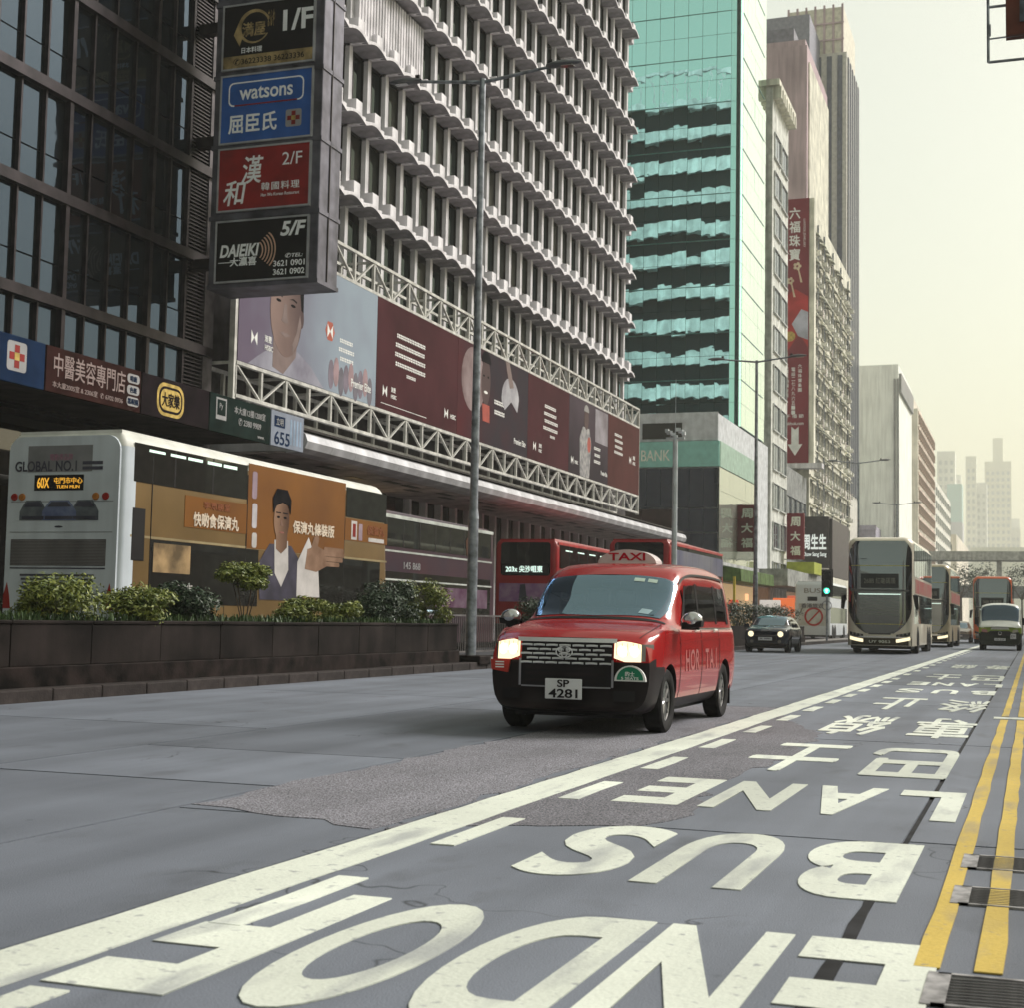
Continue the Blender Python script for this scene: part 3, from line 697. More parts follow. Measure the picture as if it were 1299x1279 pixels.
def grad(n, c0, c1, axis, a, b, nz=.25, nsc=.4):
    """flat print: two ink colours blended along one axis with soft blotches"""
    mt = bpy.data.materials.new(n); mt.use_nodes = True; t = mt.node_tree; L_ = t.links; bs = t.nodes['Principled BSDF']; bs.inputs['Roughness'].default_value = .8; bs.inputs['Specular IOR Level'].default_value = .04
    tc = t.nodes.new('ShaderNodeTexCoord'); sx = t.nodes.new('ShaderNodeSeparateXYZ'); L_.new(tc.outputs['Object'], sx.inputs[0])
    mr = t.nodes.new('ShaderNodeMapRange'); mr.inputs[1].default_value = a; mr.inputs[2].default_value = b; L_.new(sx.outputs[axis], mr.inputs[0])
    no = t.nodes.new('ShaderNodeTexNoise'); no.inputs['Scale'].default_value = nsc; no.inputs['Detail'].default_value = 2; L_.new(tc.outputs['Object'], no.inputs['Vector'])
    ml = t.nodes.new('ShaderNodeMath'); ml.operation = 'MULTIPLY_ADD'; ml.inputs[1].default_value = nz*4; ml.inputs[2].default_value = -nz*2; L_.new(no.outputs[0], ml.inputs[0])
    a2 = t.nodes.new('ShaderNodeMath'); a2.use_clamp = True; L_.new(mr.outputs[0], a2.inputs[0]); L_.new(ml.outputs[0], a2.inputs[1])
    mx = t.nodes.new('ShaderNodeMix'); mx.data_type = 'RGBA'; mx.inputs[6].default_value = (*c0, 1); mx.inputs[7].default_value = (*c1, 1)
    L_.new(a2.outputs[0], mx.inputs[0]); L_.new(mx.outputs[2], bs.inputs['Base Color']); return mt
MRN = M('billboard_maroon', (.058,.017,.021), .8, spec=.04, var=.12, sc=.5)
DG = grad('billboard_dusk', (.07,.052,.064), (.03,.023,.028), 2, 11.8, 8.2, .3, .5)
secs = [(35.62, 44.75, grad('billboard_sky', (.13,.105,.15), (.27,.32,.38), 1, 37, 42, .22, .5)), (44.77, 52.2, MRN),
        (52.22, 60.6, grad('billboard_night', (.075,.016,.02), (.033,.026,.033), 1, 52, 56.5, .25, .6)), (60.62, 66.7, MRN), (66.72, 73.6, DG), (73.62, 80.08, M('billboard_rust', (.072,.024,.022), .8, spec=.04, var=.1, sc=.5))]
PN = []
for a, b, mt in secs:
    PN.append(MB().box(-20.99, -20.93, a, b, 8.2, 12.0).build('print_panel', mt, bb, world=True))
BX = -20.929
def hexlogo(p, y, z, s, ring=True):
    if ring: flat([(y-s,z),(y-.5*s,z+.9*s),(y+.5*s,z+.9*s),(y+s,z),(y+.5*s,z-.9*s),(y-.5*s,z-.9*s)], M('logo_orange', (.42,.085,.05), .45), p, 'emblem', '+x', BX)
    w_ = .55*s
    for sg in (-1, 1): flat([(y+sg*w_*1.05, z+w_*1.2), (y, z), (y+sg*w_*1.05, z-w_*1.2)], WHITE, p, 'emblem', '+x', BX+.004)
def blocks(p, y, z, wd, rows, rh=.13, mt=WHITE):
    """lines of print too small to read"""
    rg = random.Random(int(y*10))
    for r in range(rows):
        q = y-wd/2+rg.uniform(0, wd*.12); m = MB(); zz = z-r*rh*2.1
        while q < y+wd/2-rg.uniform(0, wd*.2):
            s = rh*rg.uniform(.75, 1.05)
            for i in range(2): m.box(BX, BX+.003, q, q+s*.8, zz+i*rh*.5, zz+i*rh*.5+rh*.32)
            m.box(BX, BX+.0035, q+s*.3, q+s*.45, zz-.02, zz+rh*.9); q += s
        m.build('small_print', mt, p)
SK = grad('print_skin', (.25,.175,.155), (.085,.058,.058), 1, 37.6, 39.5, .18, .8); SK2 = M('print_skin_shade', (.17,.12,.115), .5, var=.1); HAIR = M('print_hair', (.010,.009,.011), .8, var=.2, spec=.03); SHIRT = M('print_shirt', (.30,.30,.36), .5, c2=(.15,.14,.19), sc=.8)
p = PN[0]   # a generic grey-shirted man against a pale sky; his head is cut off by the sign above
flat([(36.2,8.21),(36.7,8.5),(37.4,8.85),(38.2,8.5),(39.1,9.05),(40.0,8.75),(40.9,8.21)], SHIRT, p, 'print', '+x', BX)
flat([(37.6,8.35),(37.6,9.4),(39.1,9.4),(39.0,8.85),(38.25,8.23)], SK2, p, 'print', '+x', BX+.003)
flat(ell(38.35, 10.1, .98, 1.34, 28), SK, p, 'print', '+x', BX+.006); flat(ell(39.33, 10.1, .13, .3, 12), SK, p, 'print', '+x', BX+.005)
flat([(37.36,10.5),(37.3,11.4),(38.3,11.7),(39.4,11.4),(39.42,10.3),(39.28,10.35),(39.15,10.95),(38.4,11.15),(37.55,11.0)], HAIR, p, 'print', '+x', BX+.009)
for y in (37.85, 38.75):
    flat(ell(y, 10.38, .15, .045, 12), HAIR, p, 'print', '+x', BX+.009); flat([(y-.24,10.53),(y,10.6),(y+.24,10.55),(y+.22,10.5),(y,10.55)], HAIR, p, 'print', '+x', BX+.009)
flat([(38.2,10.35),(38.12,9.95),(38.05,9.82),(38.25,9.76),(38.5,9.82),(38.4,9.95),(38.36,10.35)], SK2, p, 'print', '+x', BX+.009); flat([(37.98,9.44),(38.2,9.5),(38.3,9.47),(38.4,9.5),(38.62,9.44),(38.3,9.34)], SK2, p, 'print', '+x', BX+.009)
flat([(38.75,9.2),(39.0,9.6),(39.2,10.2),(39.3,9.9),(39.1,9.3),(38.8,8.95)], SK2, p, 'print', '+x', BX+.0085)
for k in range(9):
    flat(ell(41.4+.36*k, 8.75+.15*math.sin(k*2.1), .2, .48, 14), M('print_blur_%d' % (k % 3), ((.16,.13,.17),(.30,.2,.22),(.12,.11,.14))[k % 3], .5), p, 'print', '+x', BX+.0005*(k % 3))
hexlogo(p, 36.5, 9.0, .3, False); text('滙豐', WHITE, p, (BX+.004, 37.3, 9.1), '+x', h=.2); text('HSBC', WHITE, p, (BX+.012, 37.35, 8.84), '+x', h=.15)
hexlogo(p, 41.25, 10.1, .33); blocks(p, 42.5, 9.9, 1.2, 3, .14); text('Premier Elite', WHITE, p, (BX+.006, 43.6, 8.72), '+x', w=1.5, h=.27, bold=.01)
p = PN[1]; blocks(p, 47.7, 10.9, 3.0, 4, .16); blocks(p, 47.7, 9.6, .9, 1, .12); hexlogo(p, 45.5, 8.85, .3, False); text('滙豐', WHITE, p, (BX+.004, 46.2, 8.98), '+x', h=.18); text('HSBC', WHITE, p, (BX+.004, 46.25, 8.74), '+x', h=.14)
flat(rect(45.2, 49.2, 8.4, 8.42), WHITE, p, 'print', '+x', BX); hexlogo(p, 51.1, 8.85, .3, False); text('HSBC', WHITE, p, (BX+.004, 51.8, 8.8), '+x', h=.17)
p = PN[2]
flat(ell(53.9, 10.6, 1.3, 1.3, 24), M('print_glow', (.24,.18,.19), .5, c2=(.1,.05,.055), sc=1.0), p, 'print', '+x', BX)
flat(ell(55.3, 10.75, .52, 1.0, 22), SK, p, 'print', '+x', BX+.004); flat(ell(55.3, 11.5, .56, .48, 18, 0, 180), HAIR, p, 'print', '+x', BX+.007); flat(ell(55.3, 10.3, .22, .06, 12), WHITE, p, 'print', '+x', BX+.008)
for y in (55.05, 55.55): flat(ell(y, 10.95, .1, .05, 10), HAIR, p, 'print', '+x', BX+.008)
flat([(54.9,9.8),(55.75,9.8),(55.8,9.1),(55.0,9.1)], M('print_scarlet', (.33,.05,.035), .5), p, 'print', '+x', BX+.006)
flat(ell(58.3, 10.4, 1.1, .95, 20, 10, 190)+[(57.6,9.9),(58.4,10.35),(59.2,10.0)], M('print_pale', (.42,.42,.46), .5, c2=(.2,.19,.22), sc=1.1), p, 'print', '+x', BX+.002)
flat([(57.6,11.99),(58.1,11.99),(58.7,11.0),(58.2,10.9)], SK2, p, 'print', '+x', BX+.004)
blocks(p, 56.9, 10.0, 1.3, 2, .2); text('Premier Elite', WHITE, p, (BX+.006, 59.6, 8.75), '+x', w=1.5, h=.25)
p = PN[3]; blocks(p, 63.9, 10.8, 2.2, 4, .16); blocks(p, 64.2, 9.5, .9, 1, .12); hexlogo(p, 61.6, 8.85, .3, False); text('滙豐', WHITE, p, (BX+.004, 62.4, 8.95), '+x', h=.18); text('HSBC', WHITE, p, (BX+.004, 62.4, 8.72), '+x', h=.14)
p = PN[4]
flat([(68.6,8.21),(68.5,10.1),(69.0,10.7),(70.1,10.7),(70.5,10.0),(70.2,8.21)], M('print_checks', (.34,.33,.33), .5, c2=(.12,.12,.14), sc=4), p, 'print', '+x', BX+.002)
flat(ell(69.6, 11.15, .4, .55, 18), SK, p, 'print', '+x', BX+.004); flat(ell(69.6, 11.5, .42, .35, 14, 0, 180), M('print_grey_hair', (.25,.24,.24), .5), p, 'print', '+x', BX+.006)
flat(ell(70.1, 9.9, .3, .4, 14), M('print_scarlet', (.3,.05,.04), .5), p, 'print', '+x', BX+.006); flat(rect(71.2, 73.5, 10.2, 11.9), M('print_window', (.27,.25,.29), .5, c2=(.12,.1,.12), sc=.8), p, 'print', '+x', BX+.001)
blocks(p, 71.6, 9.8, 1.2, 3, .16); hexlogo(p, 67.3, 8.85, .3, False); text('HSBC', WHITE, p, (BX+.004, 68.0, 8.8), '+x', h=.17); text('Premier Elite', WHITE, p, (BX+.006, 72.9, 8.72), '+x', w=1.2, h=.22)
p = PN[5]; blocks(p, 75.7, 11.0, 1.8, 4, .15); hexlogo(p, 78.1, 10.0, .33, False); text('滙豐', WHITE, p, (BX+.004, 78.9, 10.2), '+x', h=.22); text('HSBC', WHITE, p, (BX+.004, 78.95, 9.9), '+x', h=.18)
# ------------------------------------------------------------------ green glass tower on a bank podium
TG = GL('teal_mirror_glass', (.01,.05,.045), (.52,.94,.91), .76, .015, wave=.22, wsc=.55)
tw = empty('glass_tower', (-25, 106, 0)); tag(tw, 'tall teal mirror glass tower standing on a bank podium', 'tower')
TY, TX = 106.0, -20.2
ALU = M('tower_mullion', (.10,.22,.20), .4, .5, var=.1)
MB().box(-50, TX-.1, TY+.1, 116, 0, 70).build('core', M('tower_core', (.03,.06,.055), .6), tw, world=True)
NC, PWT, PH = 9, 1.1, 1.75
fp = MB().box(.012, PWT-.012, -.02, 0, .012, PH-.012).mesh('glass_panel', TG)
TS = GL('sky_pale_mirror_glass', (.05,.12,.10), (.86,.97,.90), .85, .015, wave=.2, wsc=.5)  # side face: paler tint and body imitate sky mirrored at grazing angle
sp2 = MB().box(0, .02, .012, 1.65-.012, .012, PH-.012).mesh('glass_panel', TS)
z = 15.6
row = 0
big = MB()
while z < 66:
    for c in range(NC):
        if z < 51:
            o = link('glass_panel', fp, tw, (TX-.75-PWT*(c+1), TY, z), world=True)
            o.rotation_euler = (random.gauss(0, .0035), 0, random.gauss(0, .0035))
    if z < 51:
        for c in range(6):
            o = link('glass_panel', sp2, tw, (TX, TY+.75+1.5*c*1.1, z), world=True); o.rotation_euler = (0, random.gauss(0, .002), random.gauss(0, .002))
        G = []
        for i in range(7):
            a = R(90*i/6); G.append([(TX-.75+.75*math.sin(a), TY+.75-.75*math.cos(a), zz) for zz in (z+.012, z+PH-.012)])
        MB().grid(G).build('corner_panel', TG, tw, smooth=60, world=True)
    z += PH; row += 1
MB().box(TX-.75-PWT*NC, TX-.76, TY-.02, TY+.05, z-PH*9, 66).build('upper_glazing', TG, tw, world=True)
MB().box(TX-.05, TX+.02, TY+.75, 116, z-PH*9, 66).build('upper_glazing', TS, tw, world=True)
MB().box(-50, TX-.75-PWT*NC-.02, TY-.01, TY+.08, 15.6, 66).build('side_glazing', TG, tw, world=True)
z = 15.6
while z < 51:
    MB().box(TX-11, TX-.75, TY-.05, TY-.022, z-.03, z+.03).build('transom', ALU, tw, world=True); MB().box(TX+.022, TX+.05, TY+.75, 115.9, z-.03, z+.03).build('transom', ALU, tw, world=True); z += PH*2
# podium
PB = empty('bank_podium', (-25, 98, 0)); tag(PB, 'bank podium with teal lettered band and brown panels at the street corner', 'building')
PX, PY = -20.0, 98.0
MB().box(-50, PX-.1, PY+.1, 118, 0, 15.4).build('wall', M('podium_grey', (.55,.57,.60), .6, var=.1), PB, world=True)
MB().box(-50, PX-.12, PY+.02, PY+.09, 13.56, 15.5).build('white_band', M('podium_white', (.66,.68,.71), .5, var=.08, streak=.2), PB, world=True)
MB().box(-25.4, -22.6, PY-.02, PY+.015, 13.7, 14.8).build('window', OG, PB, world=True)
TEAL = M('podium_teal', (.30,.60,.54), .45, var=.06); TEAL2 = M('podium_teal_pale', (.30,.43,.36), .45, var=.1)
b1 = MB().box(-40, PX, PY-.1, PY+.09, 11.75, 13.5).build('name_band', TEAL, PB, world=True); MB().box(PX-.09, PX+.06, PY+.1, 112, 11.75, 13.5).build('name_band', TEAL2, PB, world=True)
text('HANG SENG BANK', M('bank_letter', (.88,.92,.78), .5), b1, (-26.75, PY-.105, 12.55), w=6.7, h=.78, bold=.012)
PGL = GL('podium_glass', (.012,.018,.028), (.7,.78,.85), .10, .03, wave=.1)
gp = MB().box(0, .985, -.03, 0, 0, 1).mesh('glass_panel', PGL)
for i in range(12):
    for j, (z0, h) in enumerate(((8.9, 2.75), (7.2, 1.65), (5.5, 1.65), (3.8, 1.65), (2, 1.75), (.3, 1.65))): link('glass_panel', gp, PB, (PX-.06-i*1.0-1, PY, z0), scale=(1, 1, h), world=True)
bp = M('podium_brown', (.05,.032,.03), .5, var=.15)
for i in range(5): MB().box(-23.0-2.4*(i+1)+.02, -23.0-2.4*i, PY-.1, PY-.04, 4.6, 8.8).build('brown_panel', bp, PB, world=True)
SGL = GL('podium_side_glass', (.30,.32,.28), (.92,.95,.86), .22, .015, wave=.1, wsc=.7)  # pale base colour stands in for the reflection of a cream building
gs = MB().box(-.03, 0, 0, 1.18, 0, 1.6).mesh('glass_panel', SGL)
for i in range(11):
    for j in range(4):
        o = link('glass_panel', gs, PB, (PX, PY+.12+1.2*i, 5.25+1.62*j), world=True); o.rotation_euler = (0, random.gauss(0,.002), random.gauss(0,.003))
AWN = M('green_awning', (.10,.17,.045), .6, var=.2, streak=.4)
for i in range(7): bevel(MB().prism([(PX,4.95),(PX+1.5,4.75),(PX+1.55,3.9),(PX,3.9)], 'y', PY+.1+1.9*i, PY+1.96+1.9*i).build('awning_bay', AWN, PB, world=True), .02)
MB().box(PX, PX+.3, PY, 112, 4.98, 5.2).build('light_tray', CAN, PB, world=True)
MB().box(PX-.08, PX+.02, PY+.2, 112, .2, 3.8).build('lit_shopfront', EM('warm_shop', (.75,.5,.25), .45), PB, world=True)
# ------------------------------------------------------------------ further blocks down the left side of the street
def facade(par, xf, y0, y1, zs, n, wmesh, jit=0, world=True, name='window'):
    st = (y1-y0)/n
    for z in zs:
        for k in range(n): link(name, wmesh, par, (xf, y0+st*(k+.5), z), world=world)
def block(name, label, x1, dx, y0, y1, h, mt, cat='building'):
    e = empty(name, (x1-dx/2, (y0+y1)/2, 0)); tag(e, label, cat)
    MB().box(x1-dx, x1, y0, y1, 0, h).build('wall', mt, e, world=True); return e
def winm(w, h, g, fr, d=.12):
    m = MB(); m.cur = 0; m.box(-.05, .012, -w/2, w/2, 0, h); m.cur = 1
    m.box(-.05, d, -w/2-.06, -w/2, -.06, h+.06); m.box(-.05, d, w/2, w/2+.06, -.06, h+.06); m.box(-.05, d, -w/2, w/2, h, h+.06); m.box(-.05, d+.05, -w/2, w/2, -.08, 0); m.box(-.05, .04, -.03, .03, 0, h)
    return m.mesh('window', g, fr)
CRM = M('cream_render', (.74,.72,.62), .8, var=.12, sc=.7, streak=.35); PALE = M('pale_render', (.92,.94,.90), .8, var=.04, sc=.3, streak=.2); MAV = M('mauve_render', (.50,.38,.42), .8, var=.1, sc=.2, streak=.25)
DGL = GL('window_grey', (.05,.055,.065), (.8,.85,.9), .05, .05, rnd=.4)
gk = block('grey_office', 'pale narrow office block with stacked grey windows and a bracketed cornice', -19.9, 18, 118.2, 126.5, 45.5, M('grey_render', (.66,.67,.63), .8, var=.12, streak=.35))
wg = winm(3.0, 2.1, DGL, M('white_frame', (.55,.56,.55), .6))
facade(gk, -19.9, 118.8, 126, [4+3.25*i for i in range(12)], 2, wg)
MB().box(-24, -19.3, 117.9, 127, 45.5, 46.0).build('cornice', CRM, gk, world=True)
for k in range(8): MB().box(-19.9, -19.2, 118.3+1.1*k, 118.8+1.1*k, 44.5, 45.5).build('cornice_bracket', CRM, gk, world=True)
mv = block('mauve_block', 'plain windowless mauve tower block rising behind the cornice', -21.7, 14, 150, 166, 61.5, MAV)
MB().box(-36, -21.9, 150.2, 166, 61.5, 62.2).build('roof_parapet', MAV, mv, world=True); MB().box(-21.69, -21.55, 151, 166, 36, 60).build('side_face', CRM, mv, world=True); MB().box(-33, -24, 156, 164, 62.2, 66).build('plant_room', M('plant_grey', (.2,.2,.24), .7), mv, world=True)
d1 = block('dark_tower', 'dark grey tower top with white stripes behind the mauve block', -28.6, 14, 200, 215, 86, M('slate_cladding', (.24,.24,.30), .6, var=.1))
for k in range(6): MB().box(-41+2.1*k, -40+2.1*k, 199.8, 200, 70, 78).build('white_strip', WHITE, d1, world=True)
MB().box(-41, -29.5, 199.7, 199.95, 79, 80).build('roof_band', WHITE, d1, world=True)
tt = block('striped_tower', 'tall hazy tower with vertical stripes and a stepped crown', -24.7, 9, 210, 226, 84, M('tower_stone', (.6,.58,.54), .7, var=.08))
for k in range(6): MB().box(-33.5+1.5*k, -32.8+1.5*k, 209.8, 210, 20, 83.5).build('stripe', M('tower_glass_strip', (.13,.14,.18), .3), tt, world=True)
for k in range(6): MB().box(-24.7, -24.5, 211+2.5*k, 212.2+2.5*k, 20, 83.5).build('stripe', M('tower_glass_strip'), tt, world=True)
MB().box(-33.2, -25.2, 210.5, 225, 84, 91).build('crown', M('tower_crown', (.66,.63,.54), .7, var=.1), tt, world=True)
for k in range(7): MB().box(-33.3+1.3*k, -33.0+1.3*k, 210.3, 210.5, 84, 91.4).build('crown_fin', MAV, tt, world=True)
for zz in (86, 88.5): MB().box(-33.3, -25.1, 210.2, 210.3, zz, zz+.2).build('crown_rail', MAV, tt, world=True)
MB().box(-30, -24.9, 206, 209.6, 20, 52).build('blue_annexe', M('blue_cladding', (.12,.17,.26), .5), tt, world=True)
# old tenement with window air-conditioners
tn = block('tenement', 'weathered cream tenement crowded with windows and air conditioners', -20.0, 20, 140.5, 174, 42, CRM)
wt = winm(1.5, 1.25, DGL, M('rust_frame', (.5,.48,.42), .7, var=.3), .1)
zs = [8+2.75*i for i in range(12)]
facade(tn, -20, 141, 173.5, zs, 14, wt)
ac = MB().box(0, .55, -.35, .35, 0, .42); acm = ac.mesh('air_conditioner', M('ac_white', (.62,.61,.57), .6, var=.25, sc=4, rnd=.25))
can_ = MB().prism([(0,.3),(.42,.12),(.42,.17),(0,.38)], 'y', -.9, .9).mesh('awning', M('awning_mixed', (.55,.56,.5), .7, var=.3, sc=.8, rnd=.35))
rk = MB(); rk.box(0, .8, -.5, -.47, .3, .33); rk.box(0, .8, .47, .5, .3, .33); rk.box(.77, .8, -.5, .5, .3, .33); rk.box(.5, .53, -.4, .35, -.5, .3); rk = rk.mesh('drying_rack', M('laundry', (.55,.5,.48), .8, var=.3, rnd=.4))
for i, z in enumerate(zs):
    for k in range(14):
        y = 141+32.5/14*(k+.5)
        if random.random() < .75: link('air_conditioner', acm, tn, (-20, y+random.uniform(-.4,.4), z-.62), world=True)
        if random.random() < .45: link('awning', can_, tn, (-20, y, z+1.25), world=True)
        if random.random() < .18: link('drying_rack', rk, tn, (-20, y, z-.5), world=True)
    MB().box(-20, -19.85, 140.6, 173.9, z-.9, z-.75).build('floor_ledge', CRM, tn, world=True)
pi = MB().tube((-19.9, 0, 7), (-19.9, 0, 41), .09, n=6).mesh('drain_pipe', STEEL)
for y in (145.6, 150.2, 157.2, 164, 170.8): link('drain_pipe', pi, tn, (0, y, 0), world=True)
# long banner sign box
SRED = M('banner_red', (.185,.018,.03), .45, var=.12, sc=.2)
bn = empty('banner_sign', (-21.1, 140, 16.4)); tag(bn, 'very tall red jewellery banner with white characters and a down arrow', 'sign')
bx = MB().box(-22.4, -19.9, 139.2, 140.4, 16.4, 42).build('banner_box', SRED, bn, world=True)
MB().box(-22.5, -18.6, 139.1, 140.45, 15.9, 16.38).build('underside', CONCW, bn, world=True)
MB().box(-19.88, -19.4, 139.3, 140.4, 16.4, 42).build('edge', CRM, bn, world=True)
for i, c in enumerate('六福珠寶'): text(c, WHITE, bx, (-21.25, 139.195, 40.6-1.35*i), w=1.05, h=1.15, bold=.02)
text('LUKFOOK JEWELLERY', WHITE, bx, (-20.35, 139.195, 38.6), h=.26, bold=.0).rotation_euler = (R(90), R(90), 0)
PK = M('banner_petal', (.62,.5,.36), .5); BR = M('banner_scarlet', (.42,.03,.03), .5, var=.2, sc=.5); LB = M('banner_pale', (.42,.42,.5), .5, var=.15, sc=.6)
for cx, cz, s in ((-21.0, 35.4, .42), (-21.65, 34.0, .38)):
    for k in range(5): flat(ell(cx+s*.6*math.cos(k*1.257), cz+s*.6*math.sin(k*1.257), s*.38, s*.38, 10), PK, bx, 'print', '-y', 139.198-.0004*k)
    flat([(cx+.05,cz-.2),(cx+.15,cz-.2),(cx+.5,cz-1.6),(cx+.3,cz-1.6)], PK, bx, 'print', '-y', 139.197)
flat([(-22.38,32.2),(-21.2,33.2),(-19.95,32.4),(-19.95,27.5),(-20.8,28.8),(-21.9,27.2),(-22.38,28.4)], BR, bx, 'print', '-y', 139.198)
flat([(-21.5,29.8),(-20.6,31.2),(-19.95,30.9),(-19.95,28.2),(-20.9,28.6)], LB, bx, 'print', '-y', 139.193); flat(ell(-21.7, 28.6, .55, .5, 16), GOLD, bx, 'print', '-y', 139.190)
for j, s in enumerate(('九龍旺角彌敦道', '電話二七八九六五一一', '六福珠寶集團')): 
    for i, c in enumerate(s): text(c, WHITE, bx, (-21.95+.62*j, 139.195, 25.7-.46*i-.3*(j % 2)), w=.36, h=.38, bold=.012)
text('千 禧 節', WHITE, bx, (-21.2, 139.195, 20.9), w=1.7, h=.36); text('lukfook.com', WHITE, bx, (-21.2, 139.195, 20.2), w=1.7, h=.3)
flat([(-21.5,18.2),(-21.85,18.2),(-21.15,17.1),(-20.45,18.2),(-20.8,18.2),(-20.8,19.9),(-21.15,19.6),(-21.5,19.9)], WHITE, bx, 'print', '-y', 139.198)
sh = empty('shop_block', (-24, 136, 0)); tag(sh, 'low grey shop frontage with canopy under the tall banner', 'building')
MB().box(-40, -20.2, 127, 140.2, .1, 15).build('wall', M('shop_grey', (.27,.28,.28), .7, var=.2, streak=.3), sh, world=True)
facade(sh, -20.2, 127.5, 139.5, [7, 10.2], 4, winm(2.4, 2.2, DGL, STEEL))
MB().box(-20.19, -17.6, 112.5, 139, 4.0, 5.3).build('canopy', M('concrete_canopy', (.34,.35,.33), .7, var=.2, streak=.3), sh, world=True)
MB().box(-20.18, -20.1, 112.6, 139, .2, 3.9).build('lit_shopfront', EM('dim_shop', (.5,.28,.16), .25), sh, world=True)
MB().box(-19.5, -17.2, 124, 128.6, 5.32, 6.3).build('lime_canopy_sign', M('lime_sign', (.36,.40,.05), .5, var=.1), sh, world=True)
# dark jeweller's sign box and red hanging sign, plus its reflection stand-in
def hang(name, label, x0, x1, y, z0, z1, mt, chars, cm, group=None, scaf=True):
    e = empty(name, ((x0+x1)/2, y, z0)); tag(e, label, 'sign', group)
    b_ = bevel(MB().box(x0, x1, y, y+.35, z0, z1).build('sign_box', mt, e, world=True), .03)
    n = len(chars)
    for i, c in enumerate(chars): text(c, cm, b_, ((x0+x1)/2, y-.005, z1-(z1-z0)*(i+.5)/n*.94-.1), w=(x1-x0)*.58, h=(z1-z0)/n*.62, bold=.03)
    if scaf:
        s = MB()
        for zz in (z0, z0+(z1-z0)*.33, z0+(z1-z0)*.66, z1): s.box(x0-2.6, x0, y+.15, y+.19, zz-.03, zz+.03)
        s.build('support_frame', STEEL, e, world=True)
        for i in range(4):
            MB().tube((x0-.05, y+.17, z0+(z1-z0)*i/4), (x0-2.4, y+.17, z0+(z1-z0)*(i+1)/4), .025, n=5).build('stay', STEEL, e, world=True)
    return e
LETC = M('sign_letter_lit', (.72,.74,.64), .5, var=.03)
hang('hanging_sign', 'bright red hanging sign with three white characters on a scaffold frame', -19.66, -18.2, 125, 6.55, 10.5, SRED, '周大福', LETC)
hang('hanging_sign', 'added dim maroon copy of the red hanging sign, standing in for its reflection in the podium glass', -20.0, -18.55, 104.5, 6.2, 9.6, M('reflected_sign_red', (.085,.012,.015), .5, var=.2), '周大福', M('reflected_sign_letter', (.42,.46,.40), .5), scaf=False)  # added dim copy in place of the red sign's mirror image
js = empty('jeweller_sign', (-19.2, 140.6, 6.6)); tag(js, 'dark grey jeweller sign box with glowing white characters', 'sign')
jb = MB().box(-20.4, -17.9, 138.6, 141, 6.4, 11.2).build('sign_box', M('sign_slate', (.075,.065,.068), .5, var=.1), js, world=True)
text('周生生', EM('sign_glow', (.8,.85,.8), .7), jb, (-19.2, 138.59, 8.8), w=2.2, h=1.5, bold=.03); text('Chow Sang Sang', EM('sign_glow', (.8,.85,.8), .7), jb, (-19.2, 138.59, 7.6), w=2.2, h=.5, bold=.02)
MB().box(-17.88, -17.6, 139, 152, 5.6, 11).build('side_panel', M('sign_slate'), js, world=True)
# small lit shop signs at street level on the far pavement
for i, (x, y, z, w_, h_, c, s, lb) in enumerate(((-19.9,101.5,2.2,1.2,1.0,(.8,.12,.06),.6,'small glowing red shop sign below the green awning'), (-19.0,112.8,2.5,1.6,.8,(.8,.75,.7),.6,'small white lit shop sign behind the hatchback'),
        (-18.3,115.0,2.3,1.7,1.6,(.9,.2,.06),.7,'glowing orange-red shop sign beside the white bus'), (-20.0,107.8,3.0,.5,.5,(1,.5,.25),1.2,'round warm lamp under the concrete canopy'), (-17.9,118,3.1,1.2,.5,(.9,.2,.1),.5,'narrow red lit sign beyond the orange shop sign'))):
    o = MB().box(x-w_/2, x+w_/2, y, y+.15, z-h_/2, z+h_/2).build('lit_sign', EM('lit_sign_%d' % i, c, s)); bevel(o, .06, 3); tag(o, lb, 'sign')
o = MB().box(-18.9, -18.75, 97.5, 97.65, .1, 4.2).build('yellow_post', M('post_yellow', (.6,.45,.05), .5)); tag(o, 'thin yellow post standing under the green awning', 'post')
# ------------------------------------------------------------------ far blocks
b1_ = block('white_block', 'pale blank-walled block with one column of small windows', -19.6, 8, 235, 262, 42.3, PALE)
wf = MB().box(-.5, .5, -.06, .05, 0, 1.5).mesh('window', DGL)
for i in range(12): link('window', wf, b1_, (-26.4, 235, 8+2.85*i), world=True)
for x in (-20.3, -19.75): MB().box(x, x+.25, 234.7, 235, 5, 40).build('pilaster', M('pil_grey', (.3,.3,.3), .7), b1_, world=True)
MB().box(-19.6, -19.2, 236, 261, 38, 41).build('side_band', M('pil_grey'), b1_, world=True)
lb_ = block('mauve_annexe', 'low mauve-grey annexe in front of the pale blank block', -22.2, 6, 226, 234, 16, M('annexe_mauve', (.36,.34,.42), .8, var=.1))
MB().box(-28.2, -22.1, 225.8, 226, 15.4, 16.2).build('parapet', M('annexe_mauve'), lb_, world=True)
b2_ = block('balcony_block', 'cream block with a brown side full of bay windows', -19.5, 7, 275, 322, 41, M('cream_block', (.80,.74,.64), .8, var=.1, sc=.3, streak=.25))
bay = winm(1.8, 1.4, DGL, M('brown_frame', (.5,.38,.33), .7, var=.2), .35)
facade(b2_, -19.5, 276, 321, [5+2.8*i for i in range(13)], 12, bay)
for i in range(13): MB().box(-19.5, -19.32, 276, 321, 6.6+2.8*i, 7.1+2.8*i).build('brown_band', M('brown_band', (.64,.52,.45), .8, var=.2, sc=.4), b2_, world=True)
MB().box(-25, -20.5, 278, 300, 41, 43.5).build('roof_hut', M('cream_block'), b2_, world=True)
pb = block('pale_street_block', 'pale street block with small windows next to the bay-windowed block', -19.6, 9, 326, 390, 33, M('pale_block', (.80,.79,.72), .8, var=.08, sc=.3, streak=.2))
